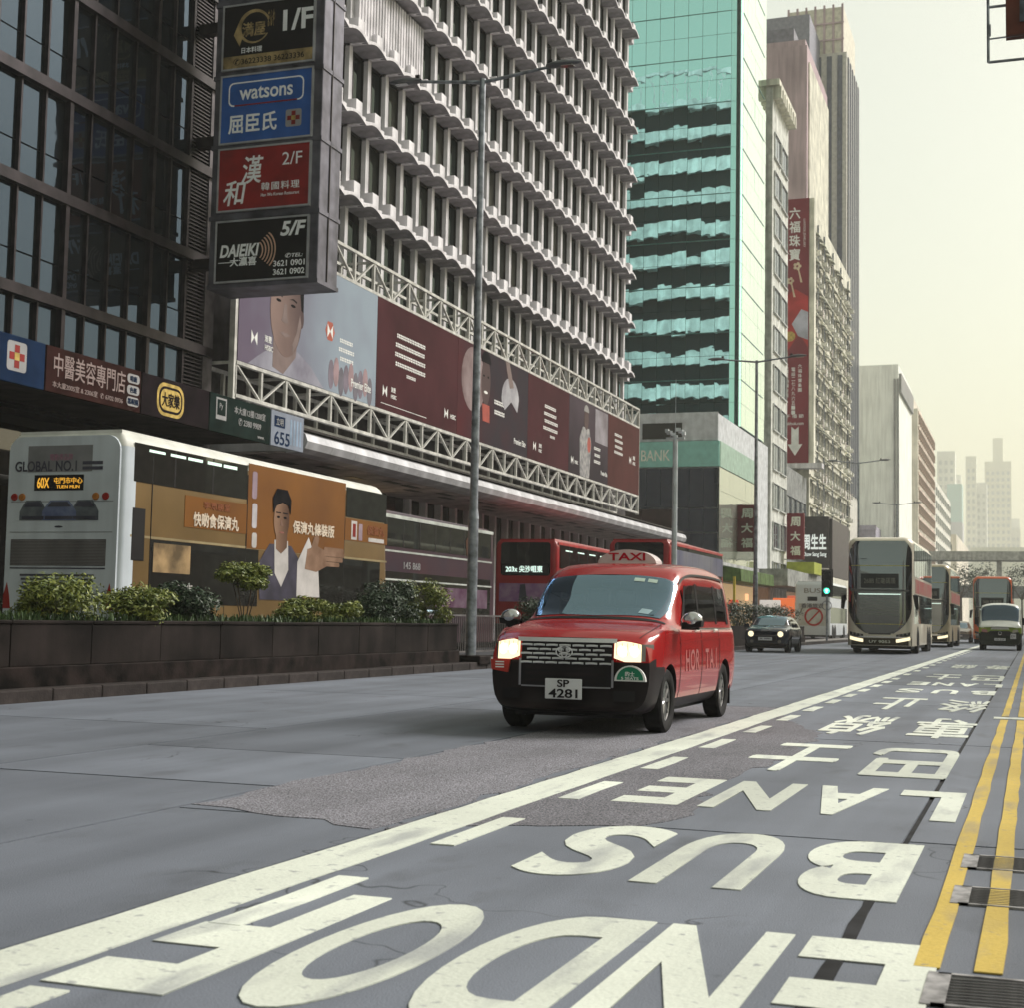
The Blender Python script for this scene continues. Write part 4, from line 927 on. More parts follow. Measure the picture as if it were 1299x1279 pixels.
facade(pb, -19.6, 327, 389, [6+3*i for i in range(9)], 9, winm(2.2, 1.5, DGL, M('white_frame'), .2)); fw = MB().box(-.6, .6, -.06, .05, 0, 1.4).mesh('window', DGL)
for i in range(9):
    for x in (-26.6, -24, -21.6): link('window', fw, pb, (x, 326, 6+3*i), world=True)
pb2 = block('pale_street_block', 'lower cream street block beyond the pale windowed one', -18.4, 12, 395, 470, 25, M('cream_block'))
for i in range(6):
    for x in (-28, -25.4, -22.8, -20.2): link('window', fw, pb2, (x, 395, 6+3*i), world=True)
def tower(name, label, x0, x1, y, h, c, nx, fl, depth=40, crown=None):
    e = empty(name, ((x0+x1)/2, y, 0)); tag(e, label, 'tower')
    wm_ = M(name+label[:14], c, .8, var=.06, sc=.03)
    MB().box(x0, x1, y, y+depth, 0, h).build('wall', wm_, e, world=True)
    wm = MB().box(0, (x1-x0)/nx*.5, -.3, .05, 0, fl*.5).mesh('window', M('far_window', (.42,.43,.42), .4, var=.1))
    for k in range(nx):
        for i in range(int((h-30)/fl)): link('window', wm, e, (x0+(x1-x0)*(k+.25)/nx, y, 28+i*fl), world=True)
    for k in range(nx+1): MB().box(x0+(x1-x0)*k/nx-.5, x0+(x1-x0)*k/nx+.5, y-.9, y, 8, h).build('rib', wm_, e, world=True)
    if crown: MB().box(x0+crown, x1-crown, y+2, y+depth-2, h, h+32).build('crown', wm_, e, world=True)
    return e
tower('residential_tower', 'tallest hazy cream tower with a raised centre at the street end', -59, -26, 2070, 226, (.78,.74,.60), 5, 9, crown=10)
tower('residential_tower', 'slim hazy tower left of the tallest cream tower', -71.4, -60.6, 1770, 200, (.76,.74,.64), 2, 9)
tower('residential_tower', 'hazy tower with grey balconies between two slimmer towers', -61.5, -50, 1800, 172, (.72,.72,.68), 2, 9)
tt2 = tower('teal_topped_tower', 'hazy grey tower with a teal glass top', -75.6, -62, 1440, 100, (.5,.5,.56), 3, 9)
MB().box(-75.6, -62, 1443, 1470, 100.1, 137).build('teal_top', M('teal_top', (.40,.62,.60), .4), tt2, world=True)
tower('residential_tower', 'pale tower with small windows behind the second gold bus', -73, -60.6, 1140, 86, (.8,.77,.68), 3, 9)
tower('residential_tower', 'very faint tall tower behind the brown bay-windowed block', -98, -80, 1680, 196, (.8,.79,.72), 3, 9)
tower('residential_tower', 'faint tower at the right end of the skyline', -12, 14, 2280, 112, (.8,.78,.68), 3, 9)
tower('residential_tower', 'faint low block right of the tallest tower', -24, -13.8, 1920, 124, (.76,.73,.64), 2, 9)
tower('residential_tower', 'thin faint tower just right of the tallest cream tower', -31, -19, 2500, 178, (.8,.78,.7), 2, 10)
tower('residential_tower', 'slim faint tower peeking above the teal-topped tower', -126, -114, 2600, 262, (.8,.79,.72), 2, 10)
MB_ = MB().box(-34, 20, 900, 930, 0, 48).build('low_podium', M('podium_far', (.8,.78,.68), .8, var=.06, sc=.05)); tag(MB_, 'pale low podium closing the far end of the street', 'building')
fb = empty('footbridge', (-4, 228, 0)); tag(fb, 'grey elevated bridge deck crossing the far end of the street', 'bridge')
MB().box(-21, 14, 226, 232, 11.0, 11.9).build('deck', M('bridge_concrete', (.48,.48,.46), .8, var=.15, streak=.3), fb, world=True)
for y in (226, 231.8): MB().box(-21, 14, y, y+.15, 11.92, 12.3).build('parapet', M('bridge_concrete'), fb, world=True)
for x in (-13, -4.6, 6): MB().box(x-.35, x+.35, 228, 230, -.1, 11).build('pier', M('bridge_concrete'), fb, world=True)
lo = empty('flyover', (-6, 262, 0)); tag(lo, 'dark low flyover beyond the elevated bridge', 'bridge')
MB().box(-18, 14, 262, 268, 6.2, 8.2).build('deck', M('flyover_dark', (.13,.13,.14), .8), lo, world=True)
for x in (-12, 3): MB().box(x-.5, x+.5, 264, 266, -.1, 6.2).build('pier', M('flyover_dark'), lo, world=True)
def tree(x, y, h, label):
    e = empty('street_tree', (x, y, 0)); tag(e, label, 'tree', 'trees by the far bridge')
    t = MB().tube((0,0,-.1), (0,0,h*.6), .18, .1, 7)
    for a in range(5): t.tube((0,0,h*.5), (h*.22*math.cos(a*1.26), h*.22*math.sin(a*1.26), h*.8), .07, .03, 5)
    t.build('trunk', BARK, e); link('crown', leaves(900, h*.32, h*.32, h*.28, .5, int(x*7+y), .2).mesh('crown', LV[2], fix=False), e, (0, 0, h*.75))
for i, (x, y, h) in enumerate(((-9.8, 224, 10.5), (-7.5, 236, 11), (-1.5, 236, 10.5), (1.2, 240, 11))): tree(x, y, h, 'dark green street tree below the far elevated bridge')
# ------------------------------------------------------------------ right-hand side of the street
def rblock(y0, y1, h, c, label, fl=3.2, bay_=2.6):  # unseen blocks added for reflections, kept low to let light in
    e = empty('unseen_street_block', (6+8, (y0+y1)/2, 0)); tag(e, label, 'building')
    MB().box(7.5, 24, y0, y1, .1, h).build('wall', M('rb'+label[:12], c, .8, var=.15, streak=.3), e, world=True)
    n = int((y1-y0)/bay_); wm = winm(bay_*.6, fl*.55, DGL, FRAME)
    i = 0
    while 5+fl*i < h-3:
        m = MB()
        for k in range(n): y = y0+(y1-y0)*(k+.5)/n; m.box(7.44, 7.5, y-bay_*.3, y+bay_*.3, 5+fl*i, 5+fl*i+fl*.55)
        m.build('window_row', DGL, e, world=True); i += 1
    MB().box(5.2, 7.48, y0+.5, y1-.5, 4, 4.5).build('canopy', CAN, e, world=True)
rblock(41, 65, 9.5, (.34,.28,.26), 'brown street block further along the near pavement')  # added unseen block, for reflections
rblock(71, 95, 9.5, (.45,.45,.43), 'grey street block opposite the office building')  # added unseen block, for reflections
rblock(100, 180, 11, (.5,.48,.42), 'long cream street block opposite the tenement')  # added unseen block, for reflections
# unseen street behind the viewpoint, added for reflections in windscreens
def back_block(x0, x1, y0, y1, h, c, label):
    e = empty('unseen_street_block', ((x0+x1)/2, (y0+y1)/2, 0)); tag(e, label, 'building')
    MB().box(x0, x1, y0, y1, .1, h).build('wall', M('bb'+label[:14], c, .8, var=.15, streak=.3), e, world=True)
    xf = x1 if x0 < -20 else x0; i = 0
    while 5+3.2*i < h-2:
        m = MB(); n = int((y1-y0)/4)
        for k in range(n): m.box(xf-.05, xf+.05, y0+4*k+1, y0+4*k+3.2, 5+3.2*i, 6.7+3.2*i)
        m.build('window_row', DGL, e, world=True); i += 1
back_block(-45, -22, -60, 3, 34, (.3,.28,.27), 'dark stone street block before the glass office block')  # added unseen block, for windscreen reflections
back_block(-48, -22, -198, -64, 40, (.4,.39,.36), 'long grey street block down the street behind')  # added unseen block, for windscreen reflections
back_block(8, 30, -198, -40, 30, (.36,.33,.3), 'brown street block down the near pavement behind')  # added unseen block, for windscreen reflections
hs = empty('hanging_sign', (.6, 25, 10.9)); tag(hs, 'brown-framed hanging sign on a steel frame high above the kerb', 'sign')
MB().box(-.34, 2.2, 25, 25.25, 10.95, 14.5).build('sign_box', M('sign_frame_brown', (.10,.03,.02), .5, var=.2), hs, world=True)
hp = MB().box(-.12, 2.0, 24.97, 24.995, 11.15, 14.3).build('panel', M('sign_slate_blue', (.12,.15,.19), .5, var=.3, sc=3), hs, world=True)
text('42', BLACK, hp, (.3, 24.96, 11.6), h=.5, bold=.01)
fr = MB()
for a, b in (((-.62,25.1,10.55),(-.62,25.1,15)), ((-.62,25.1,10.55),(3.4,25.1,10.55)), ((-.6,25.1,11.0),(-.6,25.1,11.2)), ((-.62,25.1,11.5),(-.3,25.1,11.5))): fr.tube(a, b, .025, n=5)
fr.tube((-.62,25.1,10.95), (3.4,25.1,11.05), .015, n=5)
fr.build('support_frame', STEEL, hs, world=True)
MB().tube((3.4,25.1,.1), (3.4,25.1,15), .12, .1, 10).build('mast', STEEL, hs, world=True)
# ================================================================== vehicles (local frame: front towards -Y, origin on the ground at mid length)
def cr(p0, p1, p2, p3, t):
    return .5*((2*p1)+(-p0+p2)*t+(2*p0-5*p1+4*p2-p3)*t*t+(-p0+3*p1-3*p2+p3)*t**3)
class Loft:
    """body surface through station curves; s runs front to back, t from the bottom edge up to the roof centre line"""
    def __init__(s, st): s.P = np.array(st, float); s.n, s.m = s.P.shape[:2]
    def ev(s, a, b):
        a = min(max(a, 0), s.n-1); b = min(max(b, 0), s.m-1)
        i = min(int(a), s.n-2); j = min(int(b), s.m-2); u, v = a-i, b-j
        rows = []
        for k in (-1, 0, 1, 2):
            r = s.P[min(max(i+k, 0), s.n-1)]
            q = [r[min(max(j+l, 0), s.m-1)] for l in (-1, 0, 1, 2)]
            rows.append(cr(*q, v))
        return cr(*rows, u)
    def nrm(s, a, b):
        e = .02; d = np.cross(s.ev(a+e, b)-s.ev(a-e, b), s.ev(a, b+e)-s.ev(a, b-e)); l = np.linalg.norm(d)
        d = d/l if l > 1e-9 else np.array((0, 0, 1.)); c = s.ev(a, b)
        return d if d@(c-np.array((0, c[1], .75))) > 0 else -d
    def s_at(s, y, b=5):
        lo, hi = 0., s.n-1.
        for _ in range(40):
            md = (lo+hi)/2
            if s.ev(md, b)[1] < y: lo = md
            else: hi = md
        return lo
    def body(s, sub=5):
        G = []
        A = np.linspace(0, s.n-1, (s.n-1)*sub+1); B = np.linspace(0, s.m-1, (s.m-1)*sub//2+1)
        for a in A:
            h = [s.ev(a, b) for b in B]
            G.append([(-p[0], p[1], p[2]) for p in h] + [tuple(p) for p in h[::-1][1:]])
        m = MB(); m.grid(G)
        nb = len(G[0])
        for row in (G[0], G[-1]):     # end caps: strips between mirrored points
            H = [[(row[j][0]+(row[nb-1-j][0]-row[j][0])*k/8, row[j][1], row[j][2]) for k in range(9)] for j in range((nb+1)//2)]
            m.grid(H)
        bt = [[r[0], r[-1]] for r in G]; m.grid(bt)
        return m
    def patch(s, cs, off=.006, n=10, mirror=1):
        """four (s,t) corners, bilinear; lifted off the body by off; mirror=-1 for the -x side"""
        (a, b, c, d) = [np.array(q, float) for q in cs]; G = []
        for i in range(n+1):
            u = i/n; row = []
            for j in range(n+1):
                v = j/n; q = (a*(1-u)+b*u)*(1-v)+(d*(1-u)+c*u)*v
                p = s.ev(*q)+s.nrm(*q)*off; row.append((p[0]*mirror, p[1], p[2]))
            G.append(row)
        return MB().grid(G)
def cutout(me, cyls, split=None):
    """cut wheel arches from a closed body mesh; split(face centre) sends faces to a second mesh"""
    o = bpy.data.objects.new('cut_body', me); COL.objects.link(o); tmp = [o]
    cm = MB()
    for (y, z, r) in cyls:
        for sg in (-1, 1): cm.tube((sg*.52, y, z), (sg*1.6, y, z), r, n=28)
    c = bpy.data.objects.new('cutter', cm.mesh('cutter', BLACK)); COL.objects.link(c); tmp.append(c)
    b = o.modifiers.new('cut', 'BOOLEAN'); b.object = c; b.operation = 'DIFFERENCE'; b.solver = 'EXACT'
    dg = bpy.context.evaluated_depsgraph_get(); res = bpy.data.meshes.new_from_object(o.evaluated_get(dg))
    for t in tmp: bpy.data.objects.remove(t)
    return res
def split_mesh(me, fn, mats):
    out = []
    for k in range(len(mats)):
        bm = bmesh.new(); bm.from_mesh(me)
        bmesh.ops.delete(bm, geom=[f for f in bm.faces if fn(f.calc_center_median()) != k], context='FACES')
        m2 = bpy.data.meshes.new('body'); bm.to_mesh(m2); bm.free(); m2.materials.clear(); m2.materials.append(mats[k])
        m2.polygons.foreach_set('material_index', [0]*len(m2.polygons)); m2.polygons.foreach_set('use_smooth', [True]*len(m2.polygons)); m2.set_sharp_from_angle(angle=R(38)); out.append(m2)
    return out
RIM = M('alloy_rim', (.30,.30,.31), .35, .8, var=.2, sc=12)
WH = {}
def wheel(par, x, y, r, w, side, spokes=9):
    k = (r, w, side)
    if k not in WH:
        t = MB(); q = w/2
        t.lathe([(r*.62,-q*.8),(r*.7,-q),(r*.93,-q),(r,-q*.75),(r,q*.75),(r*.93,q),(r*.7,q),(r*.62,q*.8)], 28)
        rm = MB(); o = side*q*.72
        rm.lathe([(r*.63, -side*q*.5),(r*.63, o),(r*.56, o-side*.01),(r*.55, o-side*.06)], 28)
        rm.lathe([(.001, o-side*.005),(r*.14, o-side*.005),(r*.16, o-side*.05)], 14)
        for i in range(spokes):
            a = 2*math.pi*i/spokes; c, s_ = math.cos(a), math.sin(a)
            rm.tube((o-side*.03, c*r*.1, s_*r*.1), (o-side*.025, c*r*.58, s_*r*.58), .03*r/.3, .022*r/.3, 5)
        bk = MB().tube((o-side*.09, 0, 0), (o-side*.075, 0, 0), r*.62, n=24)
        WH[k] = (t.mesh('wheel', RUBBER, smooth=40), rm.mesh('rim', RIM, smooth=40), bk.mesh('brake_disc', BLACK))
    a, b, c = WH[k]
    o = link('wheel', a, par, (x, y, r)); link('rim', b, o); link('brake_disc', c, o); return o
def half(pts, y, dy=None):
    return [(x, y+(dy(x, z) if dy else 0), z) for x, z in pts]
CARGL = GL('car_glass', (.010,.014,.022), (.66,.84,1.0), .24, .03)
SIDEGL = GL('car_side_glass', (.010,.010,.011), (.9,.9,.9), .06, .03)
LAMP = EM('headlight_glow', (1.0,.88,.58), 1.15); LENS = GL('lamp_lens', (.16,.15,.14), (1,1,1), .15, .05)
PLATE = M('number_plate', (.62,.63,.66), .45, var=.04)
# ------------------------------------------------------------------ red taxi
TRED = M('taxi_red', (.32,.005,.007), .25, var=.05, coat=.55)
TBLK = M('taxi_bumper_black', (.016,.012,.014), .38, var=.2)
def taxi(loc, rz):
    e = empty('taxi', loc, rz); tag(e, 'red taxi van with lit headlights and white plate reading SP 4281', 'taxi')
    fy = lambda x, z: .15*(x/.8)**2+.16*max(0, z-.62)**1.5
    full = lambda b, top: [(.02,.2),(.60,.2),(.78,.27),(.835,.48),(.845,.74),(.832,.98)] + top
    st = [half([(.02,.24),(.55,.24),(.73,.30),(.79,.48),(.795,.70),(.765,.84),(.72,.885),(.6,.905),(.45,.92),(.22,.93),(0,.932)], -2.2, fy),
          half([(.02,.2),(.58,.2),(.76,.26),(.815,.48),(.825,.74),(.80,.90),(.76,.95),(.68,.975),(.5,.995),(.25,1.005),(0,1.008)], -2.0, lambda x, z: .10*(x/.8)**2),
          half(full(0, [(.80,1.0),(.72,1.03),(.52,1.05),(.26,1.062),(0,1.066)]), -1.62),
          half(full(0, [(.80,1.03),(.72,1.07),(.54,1.09),(.28,1.10),(0,1.104)]), -1.27),
          half(full(0, [(.805,1.04),(.75,1.16),(.66,1.275),(.36,1.333),(0,1.345)]), -.92),
          half(full(0, [(.805,1.05),(.755,1.34),(.675,1.55),(.38,1.615),(0,1.628)]), -.55),
          half(full(0, [(.805,1.05),(.76,1.40),(.685,1.655),(.38,1.712),(0,1.72)]), -.2),
          half(full(0, [(.805,1.05),(.762,1.40),(.695,1.68),(.4,1.742),(0,1.75)]), .55),
          half(full(0, [(.805,1.05),(.762,1.40),(.695,1.67),(.4,1.732),(0,1.74)]), 1.3),
          half(full(0, [(.80,1.05),(.75,1.38),(.665,1.63),(.38,1.68),(0,1.685)]), 1.85),
          half([(.02,.24),(.58,.24),(.75,.3),(.80,.48),(.81,.74),(.79,.98),(.76,1.05),(.68,1.34),(.56,1.5),(.3,1.56),(0,1.57)], 2.08),
          half([(.02,.28),(.54,.28),(.68,.34),(.72,.5),(.73,.74),(.71,.95),(.68,1.0),(.6,1.1),(.5,1.15),(.26,1.18),(0,1.19)], 2.2)]
    L = Loft(st)
    me = cutout(L.body(6).mesh('body', TRED, smooth=30), [(-1.40, .32, .36), (1.35, .32, .36)])
    isb = lambda c: 1 if (c.z < .70 and c.y < -1.62 and not (c.y > -1.78 and abs(c.x) > .5 and c.z > .66)) or c.z < .3 else (1 if abs(c.x) < .79 and c.z < .72 and -1.8 < c.y < 1.75 and abs(c.x) > .5 and ((c.y+1.4)**2+(c.z-.32)**2 < .15 or (c.y-1.35)**2+(c.z-.32)**2 < .15) else 0)
    hole = lambda c: (-1.13 < c.y < -.62 and abs(c.x) < .64 and c.z > 1.1) or (-.55 < c.y < 1.5 and abs(c.x) > .74 and 1.10 < c.z < 1.40)
    a, b, c_ = split_mesh(me, lambda c: 2 if hole(c) else isb(c), [TRED, TBLK, BLACK]); body = link('body', a, e); link('bumper', b, e); bpy.data.meshes.remove(c_)
    # cabin: dashboard, wheel, seats, mirror
    SEAT = M('seat_cloth', (.07,.07,.08), .8, var=.2); DASH = M('dashboard_grey', (.05,.05,.055), .6)
    bevel(MB().prism([(-1.12,.9),(-1.12,1.06),(-.95,1.10),(-.62,1.02),(-.6,.9)], 'x', -.68, .68).build('dashboard', DASH, e), .02)
    MB().box(-.7, .7, -1.1, 1.9, .45, .5).build('cabin_floor', BLACK, e)
    for x_, y_ in ((-.36, -.1), (.36, -.1), (-.36, 1.05), (.36, 1.05)):
        bevel(MB().box(x_-.25, x_+.25, y_-.4, y_+.15, .5, .72).build('seat', SEAT, e), .05); bevel(MB().prism([(y_+.05,.7),(y_+.2,.7),(y_+.32,1.24),(y_+.2,1.26)], 'x', x_-.24, x_+.24).build('seat_back', SEAT, e), .05)
        bevel(MB().box(x_-.13, x_+.13, y_+.24, y_+.34, 1.26, 1.46).build('headrest', SEAT, e), .04)
    sw_ = MB(); G = [[((.17+.018*math.cos(R(60*k)))*math.cos(R(20*i)), .018*math.sin(R(60*k)), (.17+.018*math.cos(R(60*k)))*math.sin(R(20*i))) for k in range(6)] for i in range(19)]
    sw_.grid(G, closed=True); sw_.tube((-.17,0,0), (.17,0,0), .018, n=6); sw_.tube((0,0,0), (0,0,-.17), .018, n=6)
    sw_.build('steering_wheel', BLACK, e, loc=(-.36, -.58, 1.08), rot=(R(-25), 0, 0)); bevel(MB().box(-.11, .11, -.62, -.59, 1.46, 1.53).build('rear_view_mirror', BLACK, e), .01)
    for k in range(3): MB().box(-.2+.17*k, -.07+.17*k, -1.0, -.97, 1.09, 1.19).build('dash_phone', BLACK, e)
    S = lambda y, t=5: L.s_at(y, t)
    # glass
    for mi in (1, -1):
        o = L.patch([(S(-1.14,9), 7.5), (S(-.60,9), 7.62), (S(-.63,10), 10), (S(-1.19,10), 10)], .005, 14, mi)
        if mi == 1: ws = o
        else:
            ws.grid([[o.v[i*15+j] for j in range(15)] for i in range(15)])
    ws = ws.build('windscreen', CG('taxi_windscreen', (.45,.55,.62), (.55,.78,1.0), .24), e, smooth=60); two_faced(TRED)
    for mi in (1, -1):
        for y0, y1, ya_, yb_ in ((-.80,-.66,-.42,-.36), (.05,.13,.05,.13), (.98,1.05,.98,1.05), (1.6,1.72,1.52,1.62)):
            L.patch([(S(y0), 6.12), (S(y1), 6.12), (S(yb_), 7.35), (S(ya_), 7.35)], .007, 8, mi).build('window_pillar', BLACK, e, smooth=60)
        for y0, y1, ya_, yb_ in ((-.66,.05,-.36,.05), (.13,.98,.13,.98), (1.05,1.6,1.05,1.52)):
            L.patch([(S(y0), 6.22), (S(y1), 6.22), (S(yb_), 7.3), (S(ya_), 7.3)], .005, 8, mi).build('side_window', CG('taxi_side_glass', (.32,.34,.35), (1,1,1), .03), e, smooth=60)
        L.patch([(S(-.8), 5.75), (S(1.9), 5.75), (S(1.9), 5.92), (S(-.8), 5.92)], .012, 12, mi).build('belt_trim', CHROME, e, smooth=60)
        for y in (-.95, .08, 1.02):
            L.patch([(S(y), 2.2), (S(y+.02), 2.2), (S(y+.02), 5.7), (S(y), 5.7)], .0035, 8, mi).build('door_gap', BLACK, e)
        for y in (-.12, .85):
            L.patch([(S(y-.11), 5.2), (S(y+.06), 5.2), (S(y+.06), 5.42), (S(y-.11), 5.42)], .025, 4, mi).build('door_handle', CHROME, e, smooth=60)
        L.patch([(S(-.95), 4.5), (S(1.85), 4.75), (S(1.85), 4.85), (S(-.95), 4.6)], .008, 12, mi).build('crease', TRED, e, smooth=60)
        MB().box(mi*.74-.08, mi*.74+.08, 1.76, 1.79, .14, .42).build('mud_flap', BLACK, e)
    for i, c in enumerate('HOR TAI'):
        if c != ' ':
            o = text(c, M('taxi_lettering', (.34,.12,.115), .5), body, (.8475, -.62+.24*i, .70), '+x', h=.22, bold=.02, ext=.001)
    # bonnet edge highlights, wipers
    for x0, x1 in ((-.55, .05), (.0, .6)): MB().tube((x0, -1.22, 1.105), (x1, -1.12, 1.16), .008, n=5).build('wiper', BLACK, e)
    # front face
    F = lambda x, z, o=0: -2.2+fy(x, z)-o+.0
    def fp(x0, x1, z0, z1, o=.01, nx=8, nz=4, zt=None):
        return MB().grid([[(x0+(x1-x0)*i/nx, F(x0+(x1-x0)*i/nx, z0+(z1-z0)*j/nz, o), z0+(z1-z0)*j/nz) for i in range(nx+1)] for j in range(nz+1)])
    fp(-.46, .46, .47, .895, .006, 12, 6).build('grille_backing', BLACK, e, smooth=60)
    GB = M('grille_silver', (.62,.63,.65), .35, .25); CH2 = M('dull_chrome', (.30,.30,.32), .3, .8)
    gm = MB()
    for r_ in range(5):
        for c in range(6 if r_ % 2 else 7):
            x = -.40+.133*c+(.066 if r_ % 2 else 0); z = .685+.042*r_
            if abs(x) < .43: MB().grid([[(x-.058+.116*i/3, F(x, z, .022)-.004*(j == 1), z+(-.008, .004, .011)[j]-.012*((i/3-.5)**2)) for i in range(4)] for j in range(3)]).build('grille_bar', GB, e)
    fp(-.5, .5, .885, .925, .022, 12, 2).build('chrome_strip', M('bright_trim', (.68,.69,.7), .3, .25), e, smooth=60)
    for z in (.50, .565, .62): fp(-.41, .41, z, z+.03, .018, 10, 1).build('lower_bar', TBLK, e)
    for sg in (-1, 1): MB().grid([[(sg*(.455+d), F(.46, z, .024), z) for d in (0, .022)] for z in (.46, .55, .65, .72)]).build('grille_frame', CH2, e)
    fp(-.45, .45, .450, .464, .024, 10, 1).build('grille_frame', CH2, e)
    em = MB(); 
    for rx, rz_, x_, z_ in ((.082,.054,0,0), (.032,.05,0,0), (.058,.026,0,.018)):
        em.grid([[(x_+(rx+d)*math.cos(R(15*i)), -2.232, .79+z_+(rz_+d)*math.sin(R(15*i))) for i in range(25)] for d in (-.007, .005)])
    em.build('emblem', M('emblem_silver', (.72,.73,.75), .3, .3), e)
    for sg in (-1, 1):
        G = []
        for j in range(5):
            row = []
            for i in range(11):
                x = .475+.25*i/10; z0, z1 = .742-.035*min(1, i/4)+.0*(i/10), .888+.02*min(1, i/3)-.035*(i/10)**2; z = z0+(z1-z0)*j/4
                row.append((sg*x, F(x, z, .018), z))
            G.append(row)
        hl = MB().grid(G).build('headlight', LAMP, e, smooth=60)
        for cx_ in (.545, .655): MB().lathe([(.001,-.004),(.04,-.003),(.052,.004)], 16, 'y').build('projector', EM('headlight_core', (1,.95,.8), 3.2), hl, loc=(sg*cx_, F(cx_, .8, .024), .805))
        for i in range(5): MB().box(sg*(.50+.05*i)-.0025, sg*(.50+.05*i)+.0025, F(.5+.05*i, .8, .021), F(.5+.05*i, .8, .018), .72, .885).build('lens_rib', M('lens_rib', (.5,.45,.35), .3), hl)
        G = [[(sg*(.725+.085*i/5), F(.725+.085*i/5, .8, .016)+.02*i/5+.10*(i/5)**2, .715+.16*j/3) for i in range(6)] for j in range(4)]
        MB().grid(G).build('indicator', LENS, e, smooth=60)
        lo_ = MB().grid([[(sg*(.47+.0+.2*i/5), F(.5+.2*i/5, .4, .012), .33+.1*j/2) for i in range(6)] for j in range(3)]); lo_.build('fog_recess', BLACK, e)
        # door mirrors
        mr_ = MB(); G = []
        for i in range(9):
            a_ = i/8*math.pi; G.append([(sg*(.98+.11*math.cos(2*math.pi*k/14)*math.sin(a_)**.6), -1.02-.07*math.cos(a_)*1.0, 1.12+.085*math.sin(2*math.pi*k/14)*math.sin(a_)**.6) for k in range(14)])
        mr_.grid(G, closed=True).build('mirror', M('mirror_cap', (.6,.6,.62), .16, .85), e, smooth=60)
        bk2 = MB().box(sg*.86, sg*1.04, -1.0, -.95, 1.02, 1.075); bk2.build('mirror_arm', BLACK, e)
        MB().prism([(sg*.88,1.03),(sg*1.08,1.05),(sg*1.09,1.11),(sg*.88,1.09)], 'y', -.96, -1.085).build('mirror_base', BLACK, e)
    pl = bevel(MB().box(-.185, .185, -2.245, -2.23, .34, .535).build('number_plate', PLATE, e), .008)
    text('SP', BLACK, pl, (0, -2.247, .49), w=.12, h=.072, bold=.02); text('4281', BLACK, pl, (0, -2.247, .395), w=.29, h=.085, bold=.02)
    G = ell(.63, .525, .155, .15, 16, 0, 180); yy = F(.63, .6, .03)
    d = MB().prism(G, 'y', yy-.004, yy+.03).build('seat_disc', WHITE, e); MB().prism(ell(.63, .537, .13, .125, 16, 0, 180), 'y', yy-.008, yy).build('disc_face', M('disc_green', (.02,.20,.11), .5), d)
    text('的士', WHITE, d, (.63, yy-.010, .595), h=.045); text('5 SEATS', WHITE, d, (.63, yy-.010, .553), w=.17, h=.025)
    yy = F(.7, .65, .03)
    r_ = MB().prism([(-.80,.70),(-.60,.70),(-.62,.575),(-.79,.60)], 'y', yy+.02, yy+.05).build('red_sticker', M('sticker_red', (.42,.04,.03), .5), e)
    for z in (.625, .65, .675): MB().box(-.75, -.66, yy+.017, yy+.019, z-.006, z+.006).build('sticker_print', WHITE, r_)
    for t0, t1, a0, a1 in ((8.55,8.85,-.70,-.655), (8.95,9.25,-.705,-.66)):     # windscreen stickers and the cowl and bonnet shut lines
        L.patch([(S(a0,9), t0), (S(a1,9), t0), (S(a1,9), t1), (S(a0,9), t1)], .009, 4).build('sticker', M('sticker_pale', (.55,.68,.62), .5), ws)
    L.patch([(S(-1.12,9), 8.2), (S(-1.05,9), 8.2), (S(-1.05,9), 8.6), (S(-1.12,9), 8.6)], .009, 4).build('sticker', M('sticker_blue', (.4,.55,.62), .5), ws)
    for mi in (1, -1):
        L.patch([(S(-1.24,8), 6.7), (S(-1.19,9), 6.9), (S(-1.2,10), 10), (S(-1.25,10), 10)], .005, 10, mi).build('cowl', BLACK, e, smooth=60)
        L.patch([(.55, 6.55), (S(-1.26,8), 7.0), (S(-1.26,8), 7.06), (.55, 6.65)], .003, 10, mi).build('bonnet_gap', BLACK, e, smooth=60)
        L.patch([(S(-.55), 7.62), (S(1.7), 7.62), (S(1.7), 7.72), (S(-.55), 7.72)], .012, 12, mi).build('rain_gutter', BLACK, e, smooth=60)
    # roof sign
    arch = ell(0, .0, .30, .15, 16, 12, 168)
    rs = MB().prism([(-.34,0)]+[(x, z) for x, z in ell(0, 0, .335, .155, 16, 0, 180)[::-1]][0:0]+ell(0, 0, .335, .155, 16, 180, 0)[0:]+[(.34,0)], 'y', -.12, .16)
    rs = link('roof_sign', rs.mesh('roof_sign', M('roof_sign_white', (.62,.55,.55), .4)), e, (0, .15, 1.735)); 
    text('TAXI', M('sign_letter_red', (.42,.01,.03), .4), rs, (0, -.124, .075), w=.42, h=.085, bold=.02)
    for x in (-.73, .73):
        for y in (-1.40, 1.35): wheel(e, x, y, .315, .19, 1 if x > 0 else -1)
    MB().box(-.6, .6, -1.9, 2.0, .16, .3).build('underbody', BLACK, e)
    return e
taxi((-4.24, 15.71, 0), 0)
